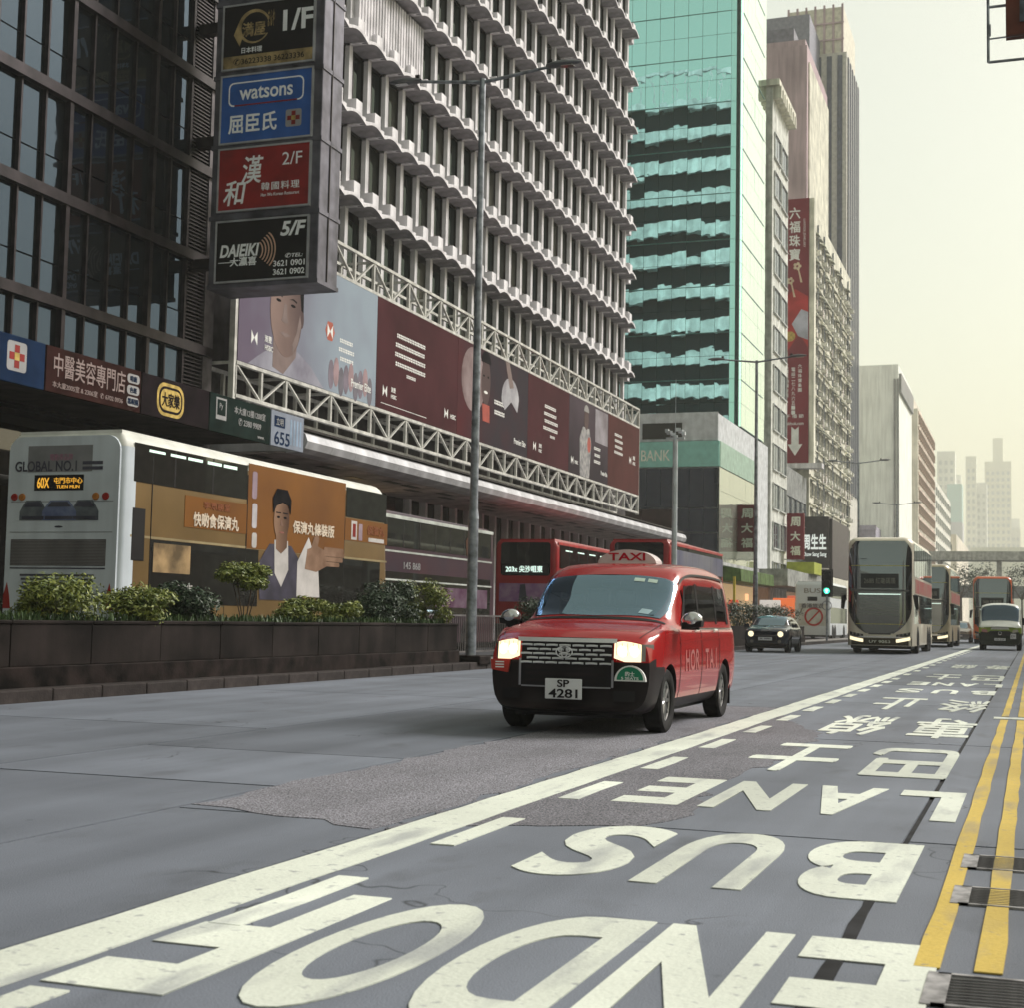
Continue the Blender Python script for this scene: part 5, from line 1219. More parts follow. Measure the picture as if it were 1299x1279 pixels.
# ------------------------------------------------------------------ small dark hatchback
def hatchback(loc, rz):
    e = empty('hatchback', loc, rz); tag(e, 'small dark blue hatchback with round lit headlights', 'car')
    NV = M('car_navy', (.022,.026,.042), .25, var=.05, coat=.8)
    fy = lambda x, z: .2*(x/.8)**2
    full = lambda top: [(.02,.2),(.62,.2),(.80,.28),(.85,.48),(.862,.68),(.85,.86)] + top
    st = [half([(.02,.25),(.5,.25),(.66,.3),(.72,.45),(.72,.6),(.69,.72),(.64,.77),(.55,.79),(.4,.80),(.2,.81),(0,.812)], -1.92, fy),
          half([(.02,.2),(.6,.2),(.77,.27),(.83,.46),(.84,.66),(.80,.80),(.74,.86),(.62,.89),(.45,.91),(.22,.92),(0,.925)], -1.7, lambda x, z: .1*(x/.8)**2),
          half(full([(.80,.91),(.68,.95),(.5,.965),(.25,.975),(0,.98)]), -1.2), half(full([(.81,.93),(.70,.985),(.52,1.0),(.26,1.01),(0,1.015)]), -.85),
          half(full([(.80,.94),(.71,1.10),(.58,1.26),(.3,1.3),(0,1.31)]), -.45), half(full([(.80,.94),(.69,1.16),(.57,1.34),(.3,1.4),(0,1.41)]), -.1),
          half(full([(.80,.94),(.69,1.16),(.57,1.35),(.3,1.405),(0,1.415)]), .7), half(full([(.80,.95),(.68,1.15),(.55,1.31),(.3,1.36),(0,1.37)]), 1.45),
          half([(.02,.28),(.56,.28),(.72,.34),(.78,.5),(.78,.68),(.75,.84),(.70,.9),(.6,1.0),(.5,1.05),(.26,1.07),(0,1.08)], 1.92)]
    L = Loft(st); S = lambda y, t=5: L.s_at(y, t)
    me = cutout(L.body(5).mesh('body', NV, smooth=30), [(-1.2, .31, .35), (1.28, .31, .35)])
    a, b = split_mesh(me, lambda c: 1 if c.z < .34 else 0, [NV, TBLK]); link('body', a, e); link('sill', b, e)
    o = None
    for mi in (1, -1): L.patch([(S(-.80,9), 8.0), (S(-.22,9), 8.0), (S(-.2,10), 10), (S(-.82,10), 10)], .005, 10, mi).build('windscreen', CARGL, e, smooth=60)
    for mi in (1, -1):
        L.patch([(S(-.5), 6.15), (S(1.5), 6.15), (S(1.3), 7.5), (S(-.25), 7.5)], .006, 12, mi).build('side_window', SIDEGL, e, smooth=60)
        for x in (.74,):
            for y in (-1.2, 1.28): wheel(e, mi*x, y, .31, .2, mi, 7)
        MB().lathe([(.001,-.03),(.07,-.028),(.105,-.01),(.11,.03)], 18, 'y').build('headlight', LAMP, e, loc=(mi*.56, -1.845, .70), smooth=60)
        MB().lathe([(.108,-.02),(.13,-.02),(.13,.04)], 18, 'y').build('headlight_ring', CHROME, e, loc=(mi*.56, -1.83, .70), smooth=60)
        MB().box(mi*.84, mi*1.02, -.72, -.6, .95, 1.07).build('mirror', NV, e); MB().lathe([(.001,-.02),(.06,-.02),(.07,.02)], 14, 'y').build('fog_lamp', LENS, e, loc=(mi*.52, -1.87, .42))
        MB().prism([(mi*.14-.05,.985),(mi*.14+.05,.985),(mi*.14+.05,1.0),(mi*.14-.05,1.0)], 'y', -1.15, -.9).build('bonnet_vent', BLACK, e)
    gr = MB().prism(rrect(-.42, .42, .42, .64, .08), 'y', -1.935, -1.9).build('grille', BLACK, e)
    MB().box(-.44, .44, -1.945, -1.93, .635, .655).build('chrome_strip', CHROME, e)
    pl = MB().box(-.26, .26, -1.955, -1.94, .46, .58).build('number_plate', PLATE, e); text('JK 5086', BLACK, pl, (0, -1.958, .52), w=.42, h=.07, bold=.02)
    MB().box(-.6, .6, -1.7, 1.7, .16, .3).build('underbody', BLACK, e)
hatchback((-9.55, 57.6, 0), 0)
# ------------------------------------------------------------------ double-deck buses
def ring(hw, y0, y1, rf, rr, inset, n=7):
    """plan outline, front (-y) corners radius rf, rear rr"""
    p = []
    for cx, cy, r, a in ((hw-rf, y0+rf, rf, -90), (hw-rr, y1-rr, rr, 0), (-hw+rr, y1-rr, rr, 90), (-hw+rf, y0+rf, rf, 180)):
        r2 = max(r-inset, .01)
        for i in range(n+1):
            t = R(a+90*i/n); p.append((cx+r2*math.cos(t), cy+r2*math.sin(t)))
    return p
def bus_body(H, Ln, hw=1.25, rf=.4, rr=.15, rt=.3, z0=.32, lean=.25):
    """rounded shell; the nose leans back a little towards the roof"""
    G = []
    zs = [(z0, 0), (1.0, 0), (2.0, 0), (3.0, 0), (H-rt, 0)] + [(H-rt+rt*math.sin(R(a)), rt*(1-math.cos(R(a)))) for a in (20, 40, 60, 78)] + [(H+.02, rt*1.4)]
    for z, ins in zs:
        sh = lean*max(0, (z-1.4)/(H-1.4))**2
        G.append([(x, y, z) for x, y in ring(hw, -Ln/2+sh, Ln/2, rf, rr, ins)])
    m = MB(); m.grid(G, closed=True); nr_ = len(G[0])
    m.mi = [1 if (k//nr_) >= 4 else 0 for k in range(len(m.f))]; m.cur = 1
    m.f.append(tuple(range(len(m.v)-len(G[0]), len(m.v)))); m.mi.append(1); m.f.append(tuple(range(len(G[0])))[::-1]); m.mi.append(0)
    return m
def nose(H, Ln, hw, rf, lean, z0, z1, xh, off=.008, nx=18, nz=8, shape=None):
    """curved pane wrapped round the front of a bus"""
    def yf(x, z):
        sh = lean*max(0, (z-1.4)/(H-1.4))**2; ax = abs(x); y = -Ln/2+sh
        if ax > hw-rf: y += rf-math.sqrt(max(0, rf*rf-(min(ax, hw-.001)-hw+rf)**2))
        return y
    G = []
    for j in range(nz+1):
        z = z0+(z1-z0)*j/nz; h_ = xh*(shape(j/nz) if shape else 1)
        G.append([(-h_+2*h_*i/nx, yf(-h_+2*h_*i/nx, z)-off, z) for i in range(nx+1)])
    return MB().grid(G)
BRONZE = M('bus_bronze', (.30,.22,.13), .35, .35, var=.1, sc=.8, coat=.4); BUSGL = GL('bus_glass', (.010,.011,.012), (.85,.92,.95), .16, .02, wave=.04, wsc=.9)
BUSW = M('bus_white', (.62,.66,.70), .35, var=.06, sc=.8, coat=.3); BUSRED = M('bus_red', (.30,.014,.018), .35, var=.08, coat=.4); TUBE = EM('tube_light', (.72,.92,.80), .9)
AMB = EM('amber_led', (.9,.45,.05), .8); TAIL = M('tail_lamp_red', (.30,.02,.015), .3)
def bus(loc, rz, label, bodymat, H=4.4, Ln=11.6, roof=None, wheels=True, lean=.25, group=None):
    e = empty('double_deck_bus', loc, rz); tag(e, label, 'bus', group)
    link('body', bus_body(H, Ln, lean=lean).mesh('body', bodymat, roof or bodymat, smooth=35), e)
    MB().box(-1.15, 1.15, -Ln/2+.5, Ln/2-.3, .2, .4).build('chassis', BLACK, e)
    if wheels:
        for x in (-1.06, 1.06):
            for y in (-Ln/2+2.6, Ln/2-3.0, Ln/2-1.7):
                s = 1 if x > 0 else -1; wheel(e, x+s*.07, y, .48, .29, s, 8)
                MB().prism(ell(y, .5, .62, .6, 20, 0, 180)+[(y-.62,.33),(y+.62,.33)], 'x', s*1.252, s*1.256).build('wheel_arch', BLACK, e)
    return e
# the bus seen from behind on the left (travels away: turned 180 degrees, local +x is world -x)
LN6 = 11.6; H6 = 4.5
b6 = bus((-17.28, 23.45+LN6/2, 0), R(180), 'gold double-deck bus with white rear and orange medicine advertisement', M('bus_gold_side', (.17,.105,.04), .4, .15, var=.1, sc=.6, coat=.3), H6, LN6, lean=.35, roof=M('bus_cove', (.62,.62,.58), .4, var=.08))
RY = LN6/2                                  # rear face at local +y; right-hand (street) side at local -x
BW = M('bus_rear_white', (.56,.61,.67), .4, var=.06, sc=.8, streak=.15)
rr_ = MB()
rw = [(x, z) for x, z in rrect(-1.2, 1.2, .36, H6-.1, .28, 6)]
rear = MB().prism(rw, 'y', RY-.1, RY+.018).build('rear_panel', BW, b6)
cap = MB().grid([[(x, y, z) for z in np.linspace(.36, H6-.3, 6)] for x, y in [(-1.25+.15-.155*math.sin(R(a)), LN6/2-.15+.155*math.cos(R(a))) for a in range(0, 100, 15)]+[(-1.254, LN6/2-.42)]]).build('corner_wrap', BW, b6, smooth=60)
RF = RY+.02
def rtext(t, m, x, z, w=None, h=None, bold=.02): return text(t, m, rear, (x, RF+.006, z), '+y', w=w, h=h, bold=bold)
def rflat(pts, m, n='print', d=0): return MB().prism(pts, 'y', RF+d, RF+d+.006).build(n, m, rear)
# printed rear: local x runs right-to-left as seen from behind, so seen-left = +x
rflat(rect(-.62, .78, 3.72, 4.22), M('rear_window_grey', (.22,.22,.235), .3, var=.1), 'rear_window')
DK = M('print_dark', (.06,.06,.085), .5); rtext('GLOBAL NO.1', DK, .38, 3.83, 1.35, .2); rtext('電動車品牌', M('print_mauve', (.3,.16,.22), .5), .05, 4.0, .5, .13)
for z in (3.88, 3.78): rflat(rect(-.85, -.42, z-.03, z+.03), DK, d=.007)
dsp = rflat(rect(-.45, .62, 3.36, 3.66), BLACK, 'route_display'); text('60X', AMB, dsp, (.42, RF+.012, 3.51), '+y', w=.26, h=.2, bold=.01); text('屯門市中心', AMB, dsp, (-.12, RF+.012, 3.55), '+y', w=.62, h=.12, bold=0); text('TUEN MUN', AMB, dsp, (-.12, RF+.012, 3.43), '+y', w=.5, h=.06, bold=0)
for x, m_ in ((1.05, TAIL), (.88, M('tail_amber', (.42,.16,.03), .3)), (-.72, M('tail_amber')), (-.93, TAIL)): MB().lathe([(.001,.03),(.06,.028),(.075,0)], 14, 'y').build('tail_lamp', m_, rear, loc=(x, RF, 3.24))
CARB = M('print_blue_car', (.07,.09,.2), .4, c2=(.2,.24,.36), sc=3); CARD = M('print_dark_car', (.06,.07,.09), .4, c2=(.16,.18,.2), sc=3)
for cx, s, m_ in ((.62, .8, CARD), (-.5, .8, CARD), (.05, 1.0, CARB)):
    rflat([(cx-.37*s,2.78),(cx-.37*s,2.95),(cx-.3*s,3.05),(cx-.2*s,3.17),(cx+.2*s,3.17),(cx+.3*s,3.05),(cx+.37*s,2.95),(cx+.37*s,2.78)], m_, d=.001 if m_ is CARD else .004)
    rflat([(cx-.26*s,3.04),(cx-.17*s,3.14),(cx+.17*s,3.14),(cx+.26*s,3.04)], DK, d=.008); rflat(rect(cx-.3*s, cx+.3*s, 2.8, 2.86), DK, d=.008)
rflat(ell(.05, 2.66, .09, .02, 12), DK)
for z in (3.14, 2.55): rflat(rect(-1.1, 1.12, z, z+.012), M('panel_gap', (.2,.21,.23), .5), 'panel_gap', -.003)
rflat(rect(-.98, 1.08, 1.92, 2.42), M('engine_grille', (.12,.11,.115), .5, var=.2), 'engine_grille')
sl = MB().box(-.97, 1.07, RF+.005, RF+.014, 0, .016).mesh('grille_slat', M('slat_grey', (.24,.23,.235), .4, .3))
for k in range(17): link('grille_slat', sl, rear, (0, 0, 1.935+k*.028))
sl2 = MB().box(-.75, .85, RF+.001, RF+.008, 0, .04).mesh('vent_slot', DK)
for k in range(6): link('vent_slot', sl2, rear, (0, 0, 1.72-.075*k), scale=(1-.03*k, 1, 1))
rflat(rect(-.98, 1.08, 1.86, 1.885), DK, 'panel_gap')
for x in (1.12, -1.1): rflat([(x-.08,1.1),(x+.08,1.1),(x+.08,1.35),(x+.01,1.6),(x-.05,1.35)], TAIL, 'tail_lamp')
rpl = rflat(rect(-.25, .3, 1.0, 1.14), M('plate_yellow', (.6,.5,.1), .5), 'number_plate')
b6.scale = (1.05, 1.07, 1.01); b6.location.x -= .2; b6.location.y += .4
# street side of the bus: local -x face; local y decreases towards its front
SX = -1.251
def sbox(name, y0, y1, z0, z1, m_, d=.006, par=None):
    """y measured forward from the rear face"""
    return MB().box(SX-d, SX+.004, RY-y1, RY-y0, z0, z1).build(name, m_, par or b6)
TINT = GL('bus_tinted', (.016,.015,.014), (.8,.85,.8), .04, .03)
ORG = M('ad_orange', (.22,.082,.007), .5, c2=(.13,.045,.005), sc=.35)
up = sbox('upper_window', .35, 4.35, 3.56, 4.3, TINT, .008)
for k, y in enumerate((.8, 1.5, 2.1, 2.8, 3.4)): sbox('light_strip', y, y+.52, 4.17-.004*k, 4.22, TUBE, .011, up)
for y in (1.65, 3.0): sbox('window_divider', y, y+.05, 3.57, 4.29, BLACK, .0095, up)
ad1 = sbox('advert_panel', 2.05, 4.38, 2.8, 3.45, ORG, .007)
ad2 = sbox('advert_panel', 4.4, 8.9, 2.5, 4.36, ORG, .007)
ad3 = sbox('advert_panel', 8.92, 11.3, 2.95, 3.5, ORG, .007)
sbox('upper_window', 8.95, 11.2, 3.53, 4.28, TINT, .009)
sbox('rear_vent', .35, .75, 2.05, 3.05, BLACK)
sbox('lower_window', .95, 4.9, 1.25, 2.48, TINT, .008); sbox('lower_window', 7.6, 10.9, 1.25, 2.48, TINT, .008); sbox('lit_seat_area', 1.05, 2.3, 1.85, 2.42, M('interior_warm', (.30,.2,.1), .6, var=.3), .0095)
sbox('waist_line', .3, 11.3, 2.49, 2.535, M('bus_gold_trim', (.35,.28,.16), .4, .3), .004)
def sprint(pts, m_, d, par=ad2, n='print'):
    """pts: (distance forward of the rear, z)"""
    return MB().prism([(RY-a, b) for a, b in pts], 'x', SX-.007-d, SX-.0072-d+.003).build(n, m_, par)
sk = grad('ad_skin', (.25,.15,.10), (.09,.05,.035), 1, .25, -.35, .2, 1.5); su = M('ad_suit', (.05,.045,.07), .5, var=.2); wc = M('ad_white', (.5,.47,.46), .5, var=.1)
sprint([(5.0,1.4),(4.9,2.2),(5.35,2.65),(6.3,2.65),(6.75,2.3),(6.9,1.4)], su, .003); sprint([(5.6,2.0),(5.55,2.75),(6.15,2.75),(6.2,2.1),(5.9,1.7)], wc, .006)
sprint([(5.62,2.55),(5.6,3.0),(6.1,3.0),(6.1,2.6),(5.85,2.45)], sk, .009); sprint(ell(5.83, 3.22, .34, .5, 22), sk, .011); sprint([(5.46,3.35),(5.42,3.7),(5.6,3.92),(6.05,3.92),(6.24,3.7),(6.22,3.35),(6.12,3.55),(5.85,3.62),(5.58,3.52)], HAIR, .014)
for a in (5.68, 5.98): sprint(ell(a, 3.27, .07, .025, 10), HAIR, .014); sprint(rect(a-.1, a+.1, 3.36, 3.385), HAIR, .014)
sprint(ell(5.84, 2.93, .11, .022, 10), M('print_lip', (.28,.1,.08), .5), .014); sprint([(5.8,3.25),(5.76,3.08),(5.9,3.08)], M('ad_skin_shade', (.2,.11,.08), .5), .014)
hs_ = M('ad_hand', (.26,.16,.11), .7, c2=(.15,.085,.055), sc=2.2, spec=.04)
sprint([(6.95,2.15),(7.05,2.62),(7.5,2.72),(7.95,2.62),(8.0,2.25),(7.5,2.1)], hs_, .010)
for k_, (a_, b_) in enumerate(((2.66, .95), (2.55, 1.0), (2.43, .92), (2.31, .75))): sprint(rrect(7.85, 7.9+b_, a_-.055, a_+.055, .05), hs_, .0105+.0004*k_)
sprint([(7.2,2.6),(7.35,2.92),(7.52,2.98),(7.6,2.9),(7.5,2.6)], hs_, .0125); sprint([(6.6,1.5),(6.6,2.3),(7.1,2.9),(7.6,2.2),(7.7,1.5)], wc, .007)
for a, z0, z1, m_ in ((4.55,3.6,4.2,M('ad_mauve', (.3,.22,.27), .5)), (4.58,2.95,3.5,M('ad_pale', (.45,.42,.45), .5)), (4.6,2.52,2.85,wc)): sprint(rrect(a, a+.2, z0, z1, .06), m_, .005)
def stext(t, m_, y, z, w, h, par, bold=.03): return text(t, m_, par, (SX-.012, RY-y, z), '-x', w=w, h=h, bold=bold)
ADT = M('ad_lettering', (.62,.52,.42), .5)
stext('快啲食保濟丸', ADT, 3.2, 2.98, 1.7, .3, ad1); stext('保濟丸條裝版', ADT, 7.35, 3.1, 2.0, .3, ad2); stext('李眾勝堂', M('ad_brown', (.2,.06,.02), .5), 3.2, 3.3, 1.0, .17, ad1)
stext('保濟丸', M('ad_brown'), 10.6, 3.27, 1.0, .26, ad3); sprint(rect(9.25, 9.55, 2.98, 3.45), wc, .004, ad3); sprint(rect(9.65, 9.85, 2.98, 3.4), M('ad_mauve'), .004, ad3); sprint(rect(10.2, 11.1, 2.98, 3.08), wc, .004, ad3); sprint(rect(9.32, 9.48, 3.05, 3.38), RED, .008, ad3)
for y in (.95, 4.38, 8.9): sbox('panel_gap', y-.012, y+.006, .5, 4.1, BLACK, .0085)
for y in (2.3, 3.6, 5.9, 7.2, 9.9): sbox('panel_gap', y-.006, y+.006, .5, 1.24, BLACK, .004)
sbox('rub_strip', .4, 11.2, .95, 1.0, BLACK, .012)
stext('JOMINE', wc, 1.9, 1.55, 1.0, .16, b6, .02)
# purple-black bus ahead of it
def simple_side(b, Ln, H, side, m1, roofm=None, lights=False):
    x = side*1.252
    for z0, z1 in ((3.05, H-.22), (1.2, 2.35)): MB().box(min(x, x+side*.006), max(x, x+side*.006), -Ln/2+.7, Ln/2-.35, z0, z1).build('side_window', m1, b)
    for k in range(8): MB().box(min(x, x+side*.01), max(x, x+side*.01), -Ln/2+.7+k*(Ln-1.1)/8, -Ln/2+.75+k*(Ln-1.1)/8, 3.05, H-.22).build('window_pillar', BLACK, b)
    if roofm: MB().box(min(x-.02*side, x+side*.012), max(x-.02*side, x+side*.012), -Ln/2+.5, Ln/2-.2, H-.2, H-.1).build('roof_cove', roofm, b)
    if lights:
        for k in range(6): MB().box(min(x, x+side*.009), max(x, x+side*.009), -Ln/2+1+k*1.6, -Ln/2+1.9+k*1.6, H-.42, H-.37).build('light_strip', TUBE, b)
PUR = M('bus_purple', (.030,.017,.030), .5, c2=(.05,.018,.026), sc=.5)
LB_ = 10.6; bB = bus((-18.1, 35.4+LB_/2, 0), R(180), 'dark purple double-deck bus waiting ahead of the gold one', PUR, 4.05, LB_)
simple_side(bB, LB_, 4.05, -1, TINT, M('bus_cove_pale', (.55,.58,.55), .3, .2))
for z in (2.9, 2.1): MB().box(-1.262, -1.25, -LB_/2+.6, LB_/2-.3, z, z+.05).build('trim_line', M('bus_cove_pale'), bB)
text('145 868', LET, bB, (-1.265, LB_/2-3.4, 2.55), '-x', w=1.2, h=.2); sfl = MB().prism([(LB_/2-8.3, 3.1),(LB_/2-7.9, 3.8),(LB_/2-7.6, 3.5),(LB_/2-7.7, 3.05)], 'x', -1.27, -1.264).build('print', sk, bB)
MB().box(-1.268, -1.262, -LB_/2+1, LB_/2-5, 1.4, 2.0).build('advert_panel', M('ad_magenta', (.07,.02,.055), .5, c2=(.16,.11,.15), sc=2.2), bB)
# red buses further on
def red_bus(x, y, label, H, disp, white=False):
    Ln = 11; b = bus((x, y+Ln/2, 0), R(180), label, BUSW if white else BUSRED, H, Ln)
    simple_side(b, Ln, H, -1, TINT, M('bus_cove_red', (.42,.05,.05), .3) if not white else None, lights=not white)
    ry = Ln/2+.012
    if not white:
        MB().prism(rrect(-1.0, 1.0, 2.75, H-.12, .12), 'y', ry-.03, ry).build('rear_window', BUSGL, b)
        d_ = MB().box(-.95, .95, ry, ry+.01, 2.8, 3.2).build('route_display', BLACK, b)
        text(disp, EM('white_led', (.75,.95,.85), 1.1), d_, (.05, ry+.014, 3.0), '+y', w=1.5, h=.26, bold=.02)
        MB().box(-1.05, 1.05, ry-.01, ry+.006, 1.75, 2.45).build('advert_panel', M('ad_lilac', (.34,.22,.34), .5, c2=(.16,.05,.2), sc=2.2), b)
        MB().prism([(-.1,1.78),(.25,1.78),(.2,2.4),(0,2.43)], 'y', ry+.007, ry+.009).build('print', DK, b)
        for x_ in (-1.1, 1.1): MB().box(x_-.06, x_+.06, ry-.03, ry+.01, 1.0, 1.6).build('tail_lamp', TAIL, b)
    return b, ry
red_bus(-18.28, 53.0, 'red double-deck bus with a lit white route display at its back', 4.15, '203x 尖沙咀東')
bD, ryD = red_bus(-14.75, 56.6, 'red double-deck bus whose rounded top shows behind the taxi roof sign', 4.35, '9')
MB().box(-1.262, -1.25, -5, 5.2, 3.2, 4.0).build('advert_panel', M('ad_grey_blue', (.17,.17,.2), .4, c2=(.09,.09,.16), sc=.5), bD)
wb, ry = red_bus(-15.1, 108, 'white double-deck bus seen from behind with a red no-smoking ring', 4.2, '', True)
MB().box(-1.0, 1.0, ry-.01, ry+.01, 1.0, 2.6).build('rear_panel', M('wb_pale', (.55,.54,.5), .5, var=.1), wb); MB().box(-.35, .35, ry, ry+.02, 2.8, 3.1).build('route_display', BLACK, wb)
nr = MB(); nr.grid([[(-.1+(.62+d)*math.cos(R(15*i)), ry+.02, 1.65+(.62+d)*math.sin(R(15*i))) for i in range(25)] for d in (-.08, .06)]); nr.prism([(-.55,2.05),(-.47,2.13),(.35,1.25),(.27,1.17)], 'y', ry+.015, ry+.025); nr.build('no_smoking_ring', M('ring_red', (.45,.04,.03), .5), wb)
text('香港旅遊', DK, wb, (0, ry+.02, 2.45), '+y', w=1.6, h=.35); text('BUS', M('wb_grey', (.3,.28,.26), .5), wb, (0, ry+.014, 3.55), '+y', w=1.2, h=.35)
# ------------------------------------------------------------------ oncoming gold bus and followers
def front_bus(x, y, label, bm, frame, Ln=11.5, H=4.55, lamps=True, plate='UY 9053', simple=False):
    b = bus((x, y+Ln/2, 0), 0, label, bm, H, Ln, lean=.3)
    hw, rf, ln = 1.25, .4, .3
    shape = lambda t: min(1, .80+.45*min(t, .5)) if t < .5 else 1-.10*max(0, (t-.86)/.14)**2
    sw = nose(H, Ln, hw, rf, ln, 0.8, H-.14, 1.2, .010, 26, 22, lambda t: (math.sqrt(1-.8*((.3-t)/.3)**2) if t < .3 else 1)-.22*max(0, (t-.86)/.14)**2).build('windscreen', BUSGL, b, smooth=60)
    nose(H, Ln, hw, rf, ln, 2.42, 2.50, 1.11, .018, 18, 1).build('deck_band', M('band_grey', (.10,.10,.10), .4), sw, smooth=60)
    nose(H, Ln, hw, rf, ln, 3.42, 3.445, 1.1, .018, 18, 1).build('hand_rail', M('rail_yellow', (.5,.45,.12), .5), sw, smooth=60)
    nose(H, Ln, hw, rf, ln, 2.56, 3.12, .72, .013, 16, 2).build('route_display', M('display_glass', (.03,.032,.034), .25), sw, smooth=60)
    text('268B 紅磡碼頭', M('display_dim', (.22,.22,.19), .5), sw, (0, -Ln/2+.02, 2.84), w=1.2, h=.24)
    nose(H, Ln, hw, rf, ln, 2.30, 2.34, .8, .016, 14, 1).build('light_strip', TUBE, sw)
    nose(H, Ln, hw, rf, ln, 1.15, 1.17, .9, .018, 14, 1).build('dash_line', M('rail_yellow'), sw)
    nose(H, Ln, hw, rf, ln, .34, .62, 1.2, .012, 16, 2).build('bumper', M('bus_bumper', (.05,.04,.022), .4, var=.2), b, smooth=60)
    nose(H, Ln, hw, rf, ln, .64, .68, 1.18, .02, 16, 1).build('chrome_strip', CHROME, b, smooth=60)
    nose(H, Ln, hw, rf, ln, .76, .80, .42, .02, 12, 1).build('badge', BLACK, b)
    for sg in (-1, 1):
        G = []
        for i in range(9):
            a = .62+.52*i/8; yy = -Ln/2+(rf-math.sqrt(max(0, rf*rf-max(0, a-hw+rf)**2)))-.022
            G.append([(sg*a, yy, .45+.10*(i/8)**1.3), (sg*a, yy, .58+.10*(i/8)**1.3)])
        MB().grid(G).build('headlight', LAMP if lamps else LENS, b, smooth=60)
        G = [[(q[0], q[1]+.005, q[2]+.18) for q in r_] for r_ in G]; MB().grid(G).build('lamp_cluster', BLACK, b, smooth=60)
        for i in range(3):
            a = .74+.14*i; MB().lathe([(.001,-.012),(.03,-.01),(.038,.01)], 10, 'y').build('side_lamp', LENS, b, loc=(sg*a, -Ln/2+(rf-math.sqrt(max(0, rf*rf-max(0, a-hw+rf)**2)))-.03, .73+.03*i))
        MB().prism([(sg*1.25,2.3),(sg*1.45,2.25),(sg*1.47,1.75),(sg*1.36,1.72)], 'y', -Ln/2-.05, -Ln/2+.1).build('mirror', BLACK, b)
    text(plate, LETC, b, (0, -Ln/2-.02, .48), w=.8, h=.1)
    simple_side(b, Ln, H, 1, BUSGL)
    MB().box(1.252, 1.26, -Ln/2+1.2, Ln/2-.5, 2.4, 2.95).build('advert_panel', M('ad_side_red', (.3,.05,.06), .5, c2=(.25,.18,.14), sc=.8), b)
    return b
BRZ2 = M('bus_champagne', (.64,.59,.49), .35, .15, var=.08, sc=.8, coat=.5)
front_bus(-5.6, 58.5, 'champagne gold double-deck bus coming towards the white line with lit headlights', BRZ2, None)
front_bus(-5.35, 80.5, 'second gold double-deck bus close behind the champagne gold one', M('bus_dark_gold', (.42,.36,.25), .35, .2, var=.08, coat=.5), None, H=4.4, plate='TR 6302')
front_bus(-2.55, 104, 'orange-red double-deck bus behind the white and green van', M('bus_orange', (.55,.10,.02), .4, var=.08, coat=.3), None, lamps=False, plate='')
# ------------------------------------------------------------------ white and green van, small taxi behind
def van(loc):
    e = empty('delivery_van', loc); tag(e, 'white van with green lower body and dark bumper in the bus lane', 'van')
    VW = M('van_white', (.66,.68,.64), .35, var=.05, coat=.4); VG = M('van_green', (.20,.28,.03), .35, var=.08, coat=.4); VD = M('van_dark', (.02,.026,.018), .5)
    fy = lambda x, z: .16*(x/.9)**2+.22*max(0, z-.7)
    low = [(.02,.28),(.7,.28),(.9,.34),(.97,.55),(.985,.85),(.98,1.1)]
    st = [half([(.02,.3),(.66,.3),(.82,.36),(.88,.55),(.89,.8),(.87,.98),(.84,1.05),(.78,1.1),(.6,1.14),(.3,1.16),(0,1.165)], -2.7, fy),
          half(low+[(.95,1.16),(.9,1.22),(.72,1.27),(.36,1.3),(0,1.305)], -2.35), half(low+[(.96,1.25),(.92,1.40),(.8,1.5),(.4,1.55),(0,1.56)], -2.0), half(low+[(.97,1.3),(.93,1.75),(.82,2.05),(.42,2.16),(0,2.18)], -1.55),
          half(low+[(.97,1.3),(.94,1.85),(.84,2.18),(.44,2.29),(0,2.31)], -1.15), half(low+[(.97,1.3),(.95,1.9),(.86,2.2),(.45,2.31),(0,2.33)], 0), half(low+[(.97,1.3),(.95,1.9),(.86,2.2),(.45,2.31),(0,2.33)], 2.4), half(low+[(.95,1.3),(.93,1.88),(.84,2.15),(.44,2.26),(0,2.28)], 2.7)]
    L = Loft(st); S = lambda y, t=5: L.s_at(y, t)
    me = cutout(L.body(4).mesh('body', VW, smooth=30), [(-1.75, .36, .42), (1.7, .36, .42)])
    a, b, c = split_mesh(me, lambda q: 2 if q.z < .86 else (1 if q.z < 1.12 and abs(q.x) > .45 or q.z < 1.02 else 0), [VW, VG, VD]); link('body', a, e); link('green_band', b, e); link('bumper', c, e)
    for mi in (1, -1):
        L.patch([(S(-2.1,9), 7.7), (S(-1.5,9), 7.7), (S(-1.5,10), 10), (S(-2.1,10), 10)], .006, 8, mi).build('windscreen', GL('van_glass', (.02,.03,.05), (.6,.8,1), .05, .03), e, smooth=60)
        L.patch([(S(-1.75), 6.1), (S(-.7), 6.1), (S(-.7), 7.4), (S(-1.45), 7.4)], .006, 8, mi).build('side_window', SIDEGL, e, smooth=60)
        MB().box(mi*1.0, mi*1.2, -1.9, -1.75, 1.25, 1.6).build('mirror', BLACK, e); MB().prism([(mi*.56,.86),(mi*.84,.9),(mi*.84,1.04),(mi*.6,1.0)], 'y', -2.62, -2.55).build('headlight', LENS, e)
        for y in (-1.75, 1.7): wheel(e, mi*.86, y, .36, .22, mi, 6)
    MB().prism(rrect(-.5, .5, .72, .95, .06), 'y', -2.715, -2.68).build('grille', BLACK, e); MB().lathe([(.07,-.01),(.085,-.012),(.085,.01)], 16, 'y').build('emblem', CHROME, e, loc=(0, -2.72, .84))
    pl = MB().box(-.26, .26, -2.73, -2.71, .48, .6).build('number_plate', PLATE, e); text('WK 2107', BLACK, pl, (0, -2.732, .54), w=.42, h=.07)
    ev_ = MB().box(.48, .74, -2.68, -2.66, .58, .82).build('permit_tile', PLATE, e); text('EV', DK, ev_, (.61, -2.685, .7), h=.12)
    MB().box(-.7, .7, -2.4, 2.5, .22, .36).build('underbody', BLACK, e)
van((-1.5, 77.8, 0))
